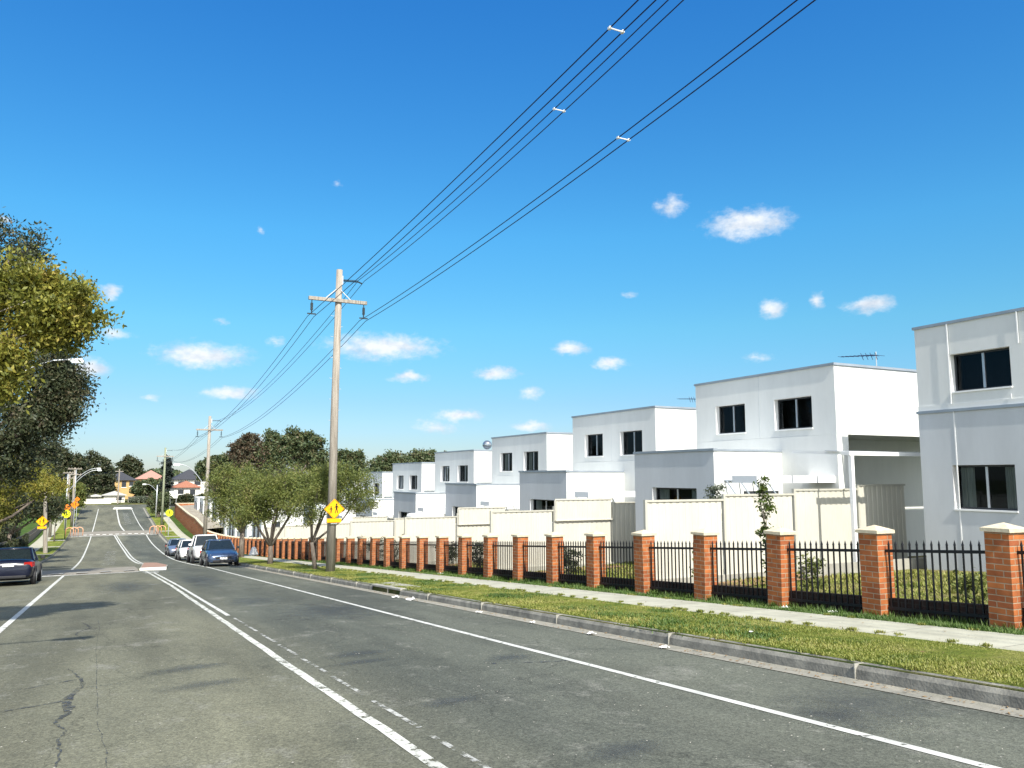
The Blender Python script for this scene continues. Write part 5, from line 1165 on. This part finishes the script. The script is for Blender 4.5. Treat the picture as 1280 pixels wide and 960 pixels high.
wp=N(t,'ShaderNodeVectorMath',operation='ADD'); L.new(ae.outputs[0],wp.inputs[0]); L.new(ctr.outputs[0],wp.inputs[1])
# small fair-weather clouds: azimuth, elevation, half width, half height (degrees), thinness
CLOUDS=[(5.27,8.09,3.49,1.0,0.0),(17.44,9.19,4.55,1.13,0.0),(7.15,5.65,2.29,0.61,0.15),(19.23,7.07,1.72,0.5,0.12),(-0.02,9.15,2.2,0.6,0.4),(-1.41,6.86,1.21,0.82,0.0),(-0.48,11.82,0.88,0.7,0.1),(38.2,18.77,1.75,1.25,0.28),(43.61,17.25,3.33,1.19,0.0),(44.94,11.4,1.06,0.88,0.05),(47.81,11.73,0.8,0.75,0.25),(51.16,11.14,1.78,0.65,0.05),(30.86,9.11,1.49,0.64,0.05),(33.78,7.99,1.34,0.57,0.05),(25.43,7.3,2.0,0.57,0.05),(28.08,6.04,1.5,0.9,0.4),(22.91,4.37,2.18,0.57,0.1),(28.07,3.58,1.92,0.5,0.18),(35.17,12.87,1.3,0.6,0.55),(14.02,20.14,0.95,0.6,0.6),(8.72,16.69,0.7,0.9,0.66),(43.93,8.07,2.2,0.7,0.52),(21.21,3.57,2.9,0.8,0.42),(10.0,9.25,1.2,0.7,0.5),(6.3,10.4,1.1,0.45,0.5),(2.31,5.2,1.2,0.5,0.5),(-6.45,15.4,0.56,0.35,0.25),(9.18,2.49,1.6,0.7,0.5)]
prev=None
for (a,e,w,h,f) in CLOUDS:
    s=N(t,'ShaderNodeVectorMath',operation='SUBTRACT'); L.new(wp.outputs[0],s.inputs[0]); s.inputs[1].default_value=(R(a),R(e),0)
    m_=N(t,'ShaderNodeVectorMath',operation='MULTIPLY'); L.new(s.outputs[0],m_.inputs[0]); m_.inputs[1].default_value=(1/R(w),1/R(h),0)
    l=N(t,'ShaderNodeVectorMath',operation='LENGTH'); L.new(m_.outputs[0],l.inputs[0])
    a_=N(t,'ShaderNodeMath',operation='ADD'); L.new(l.outputs['Value'],a_.inputs[0]); a_.inputs[1].default_value=f
    if prev is None: prev=a_
    else:
        mn=N(t,'ShaderNodeMath',operation='SMOOTH_MIN'); mn.inputs[2].default_value=.08; L.new(prev.outputs[0],mn.inputs[0]); L.new(a_.outputs[0],mn.inputs[1]); prev=mn
n3=N(t,'ShaderNodeTexNoise'); n3.inputs['Scale'].default_value=75; n3.inputs['Detail'].default_value=6; n3.inputs['Roughness'].default_value=.62; L.new(ms.outputs[0],n3.inputs['Vector'])
a3=N(t,'ShaderNodeMath',operation='MULTIPLY_ADD'); a3.inputs[1].default_value=.95; L.new(n3.outputs['Fac'],a3.inputs[0]); L.new(prev.outputs[0],a3.inputs[2])
mr=N(t,'ShaderNodeMapRange',interpolation_type='SMOOTHSTEP'); mr.inputs['From Min'].default_value=1.58; mr.inputs['From Max'].default_value=.62; mr.inputs['To Max'].default_value=.95; L.new(a3.outputs[0],mr.inputs[0])
mx=N(t,'ShaderNodeMix',data_type='RGBA'); L.new(mr.outputs[0],mx.inputs[0]); L.new(gm.outputs[2],mx.inputs[6]); cs=N(t,'ShaderNodeMix',data_type='RGBA'); cs.inputs[6].default_value=(2.35,2.6,2.95,1); cs.inputs[7].default_value=(3.35,3.45,3.55,1); cm=N(t,'ShaderNodeMapRange'); cm.inputs['From Min'].default_value=.36; cm.inputs['From Max'].default_value=.56; L.new(nz.outputs['Fac'],cm.inputs[0]); L.new(cm.outputs[0],cs.inputs[0]); L.new(cs.outputs[2],mx.inputs[7])
L.new(mx.outputs[2],bg_.inputs[0]); L.new(bg_.outputs[0],out.inputs[0])
su=bpy.data.lights.new('sun','SUN'); su.energy=3.8; su.angle=R(.53); su.color=(1,.95,.86); so=bpy.data.objects.new('sun',su); COL.objects.link(so)
d=Vector((-math.sin(R(SUN_AZ))*math.cos(R(SUN_EL)),math.cos(R(SUN_AZ))*math.cos(R(SUN_EL)),-math.sin(R(SUN_EL)))); so.rotation_euler=d.to_track_quat('-Z','Y').to_euler(); so.location=(0,-20,40)
cam=bpy.data.cameras.new('camera'); co=bpy.data.objects.new('camera',cam); COL.objects.link(co); S.camera=co
cam.sensor_width=36; cam.lens=36*1000/1280; cam.clip_start=.1; cam.clip_end=3000
co.location=(0,0,0); co.rotation_euler=(R(90+6.6167),0,R(-26.640))
S.view_settings.view_transform='Standard'; S.view_settings.look='None'; S.view_settings.exposure=1.0; S.view_settings.gamma=1
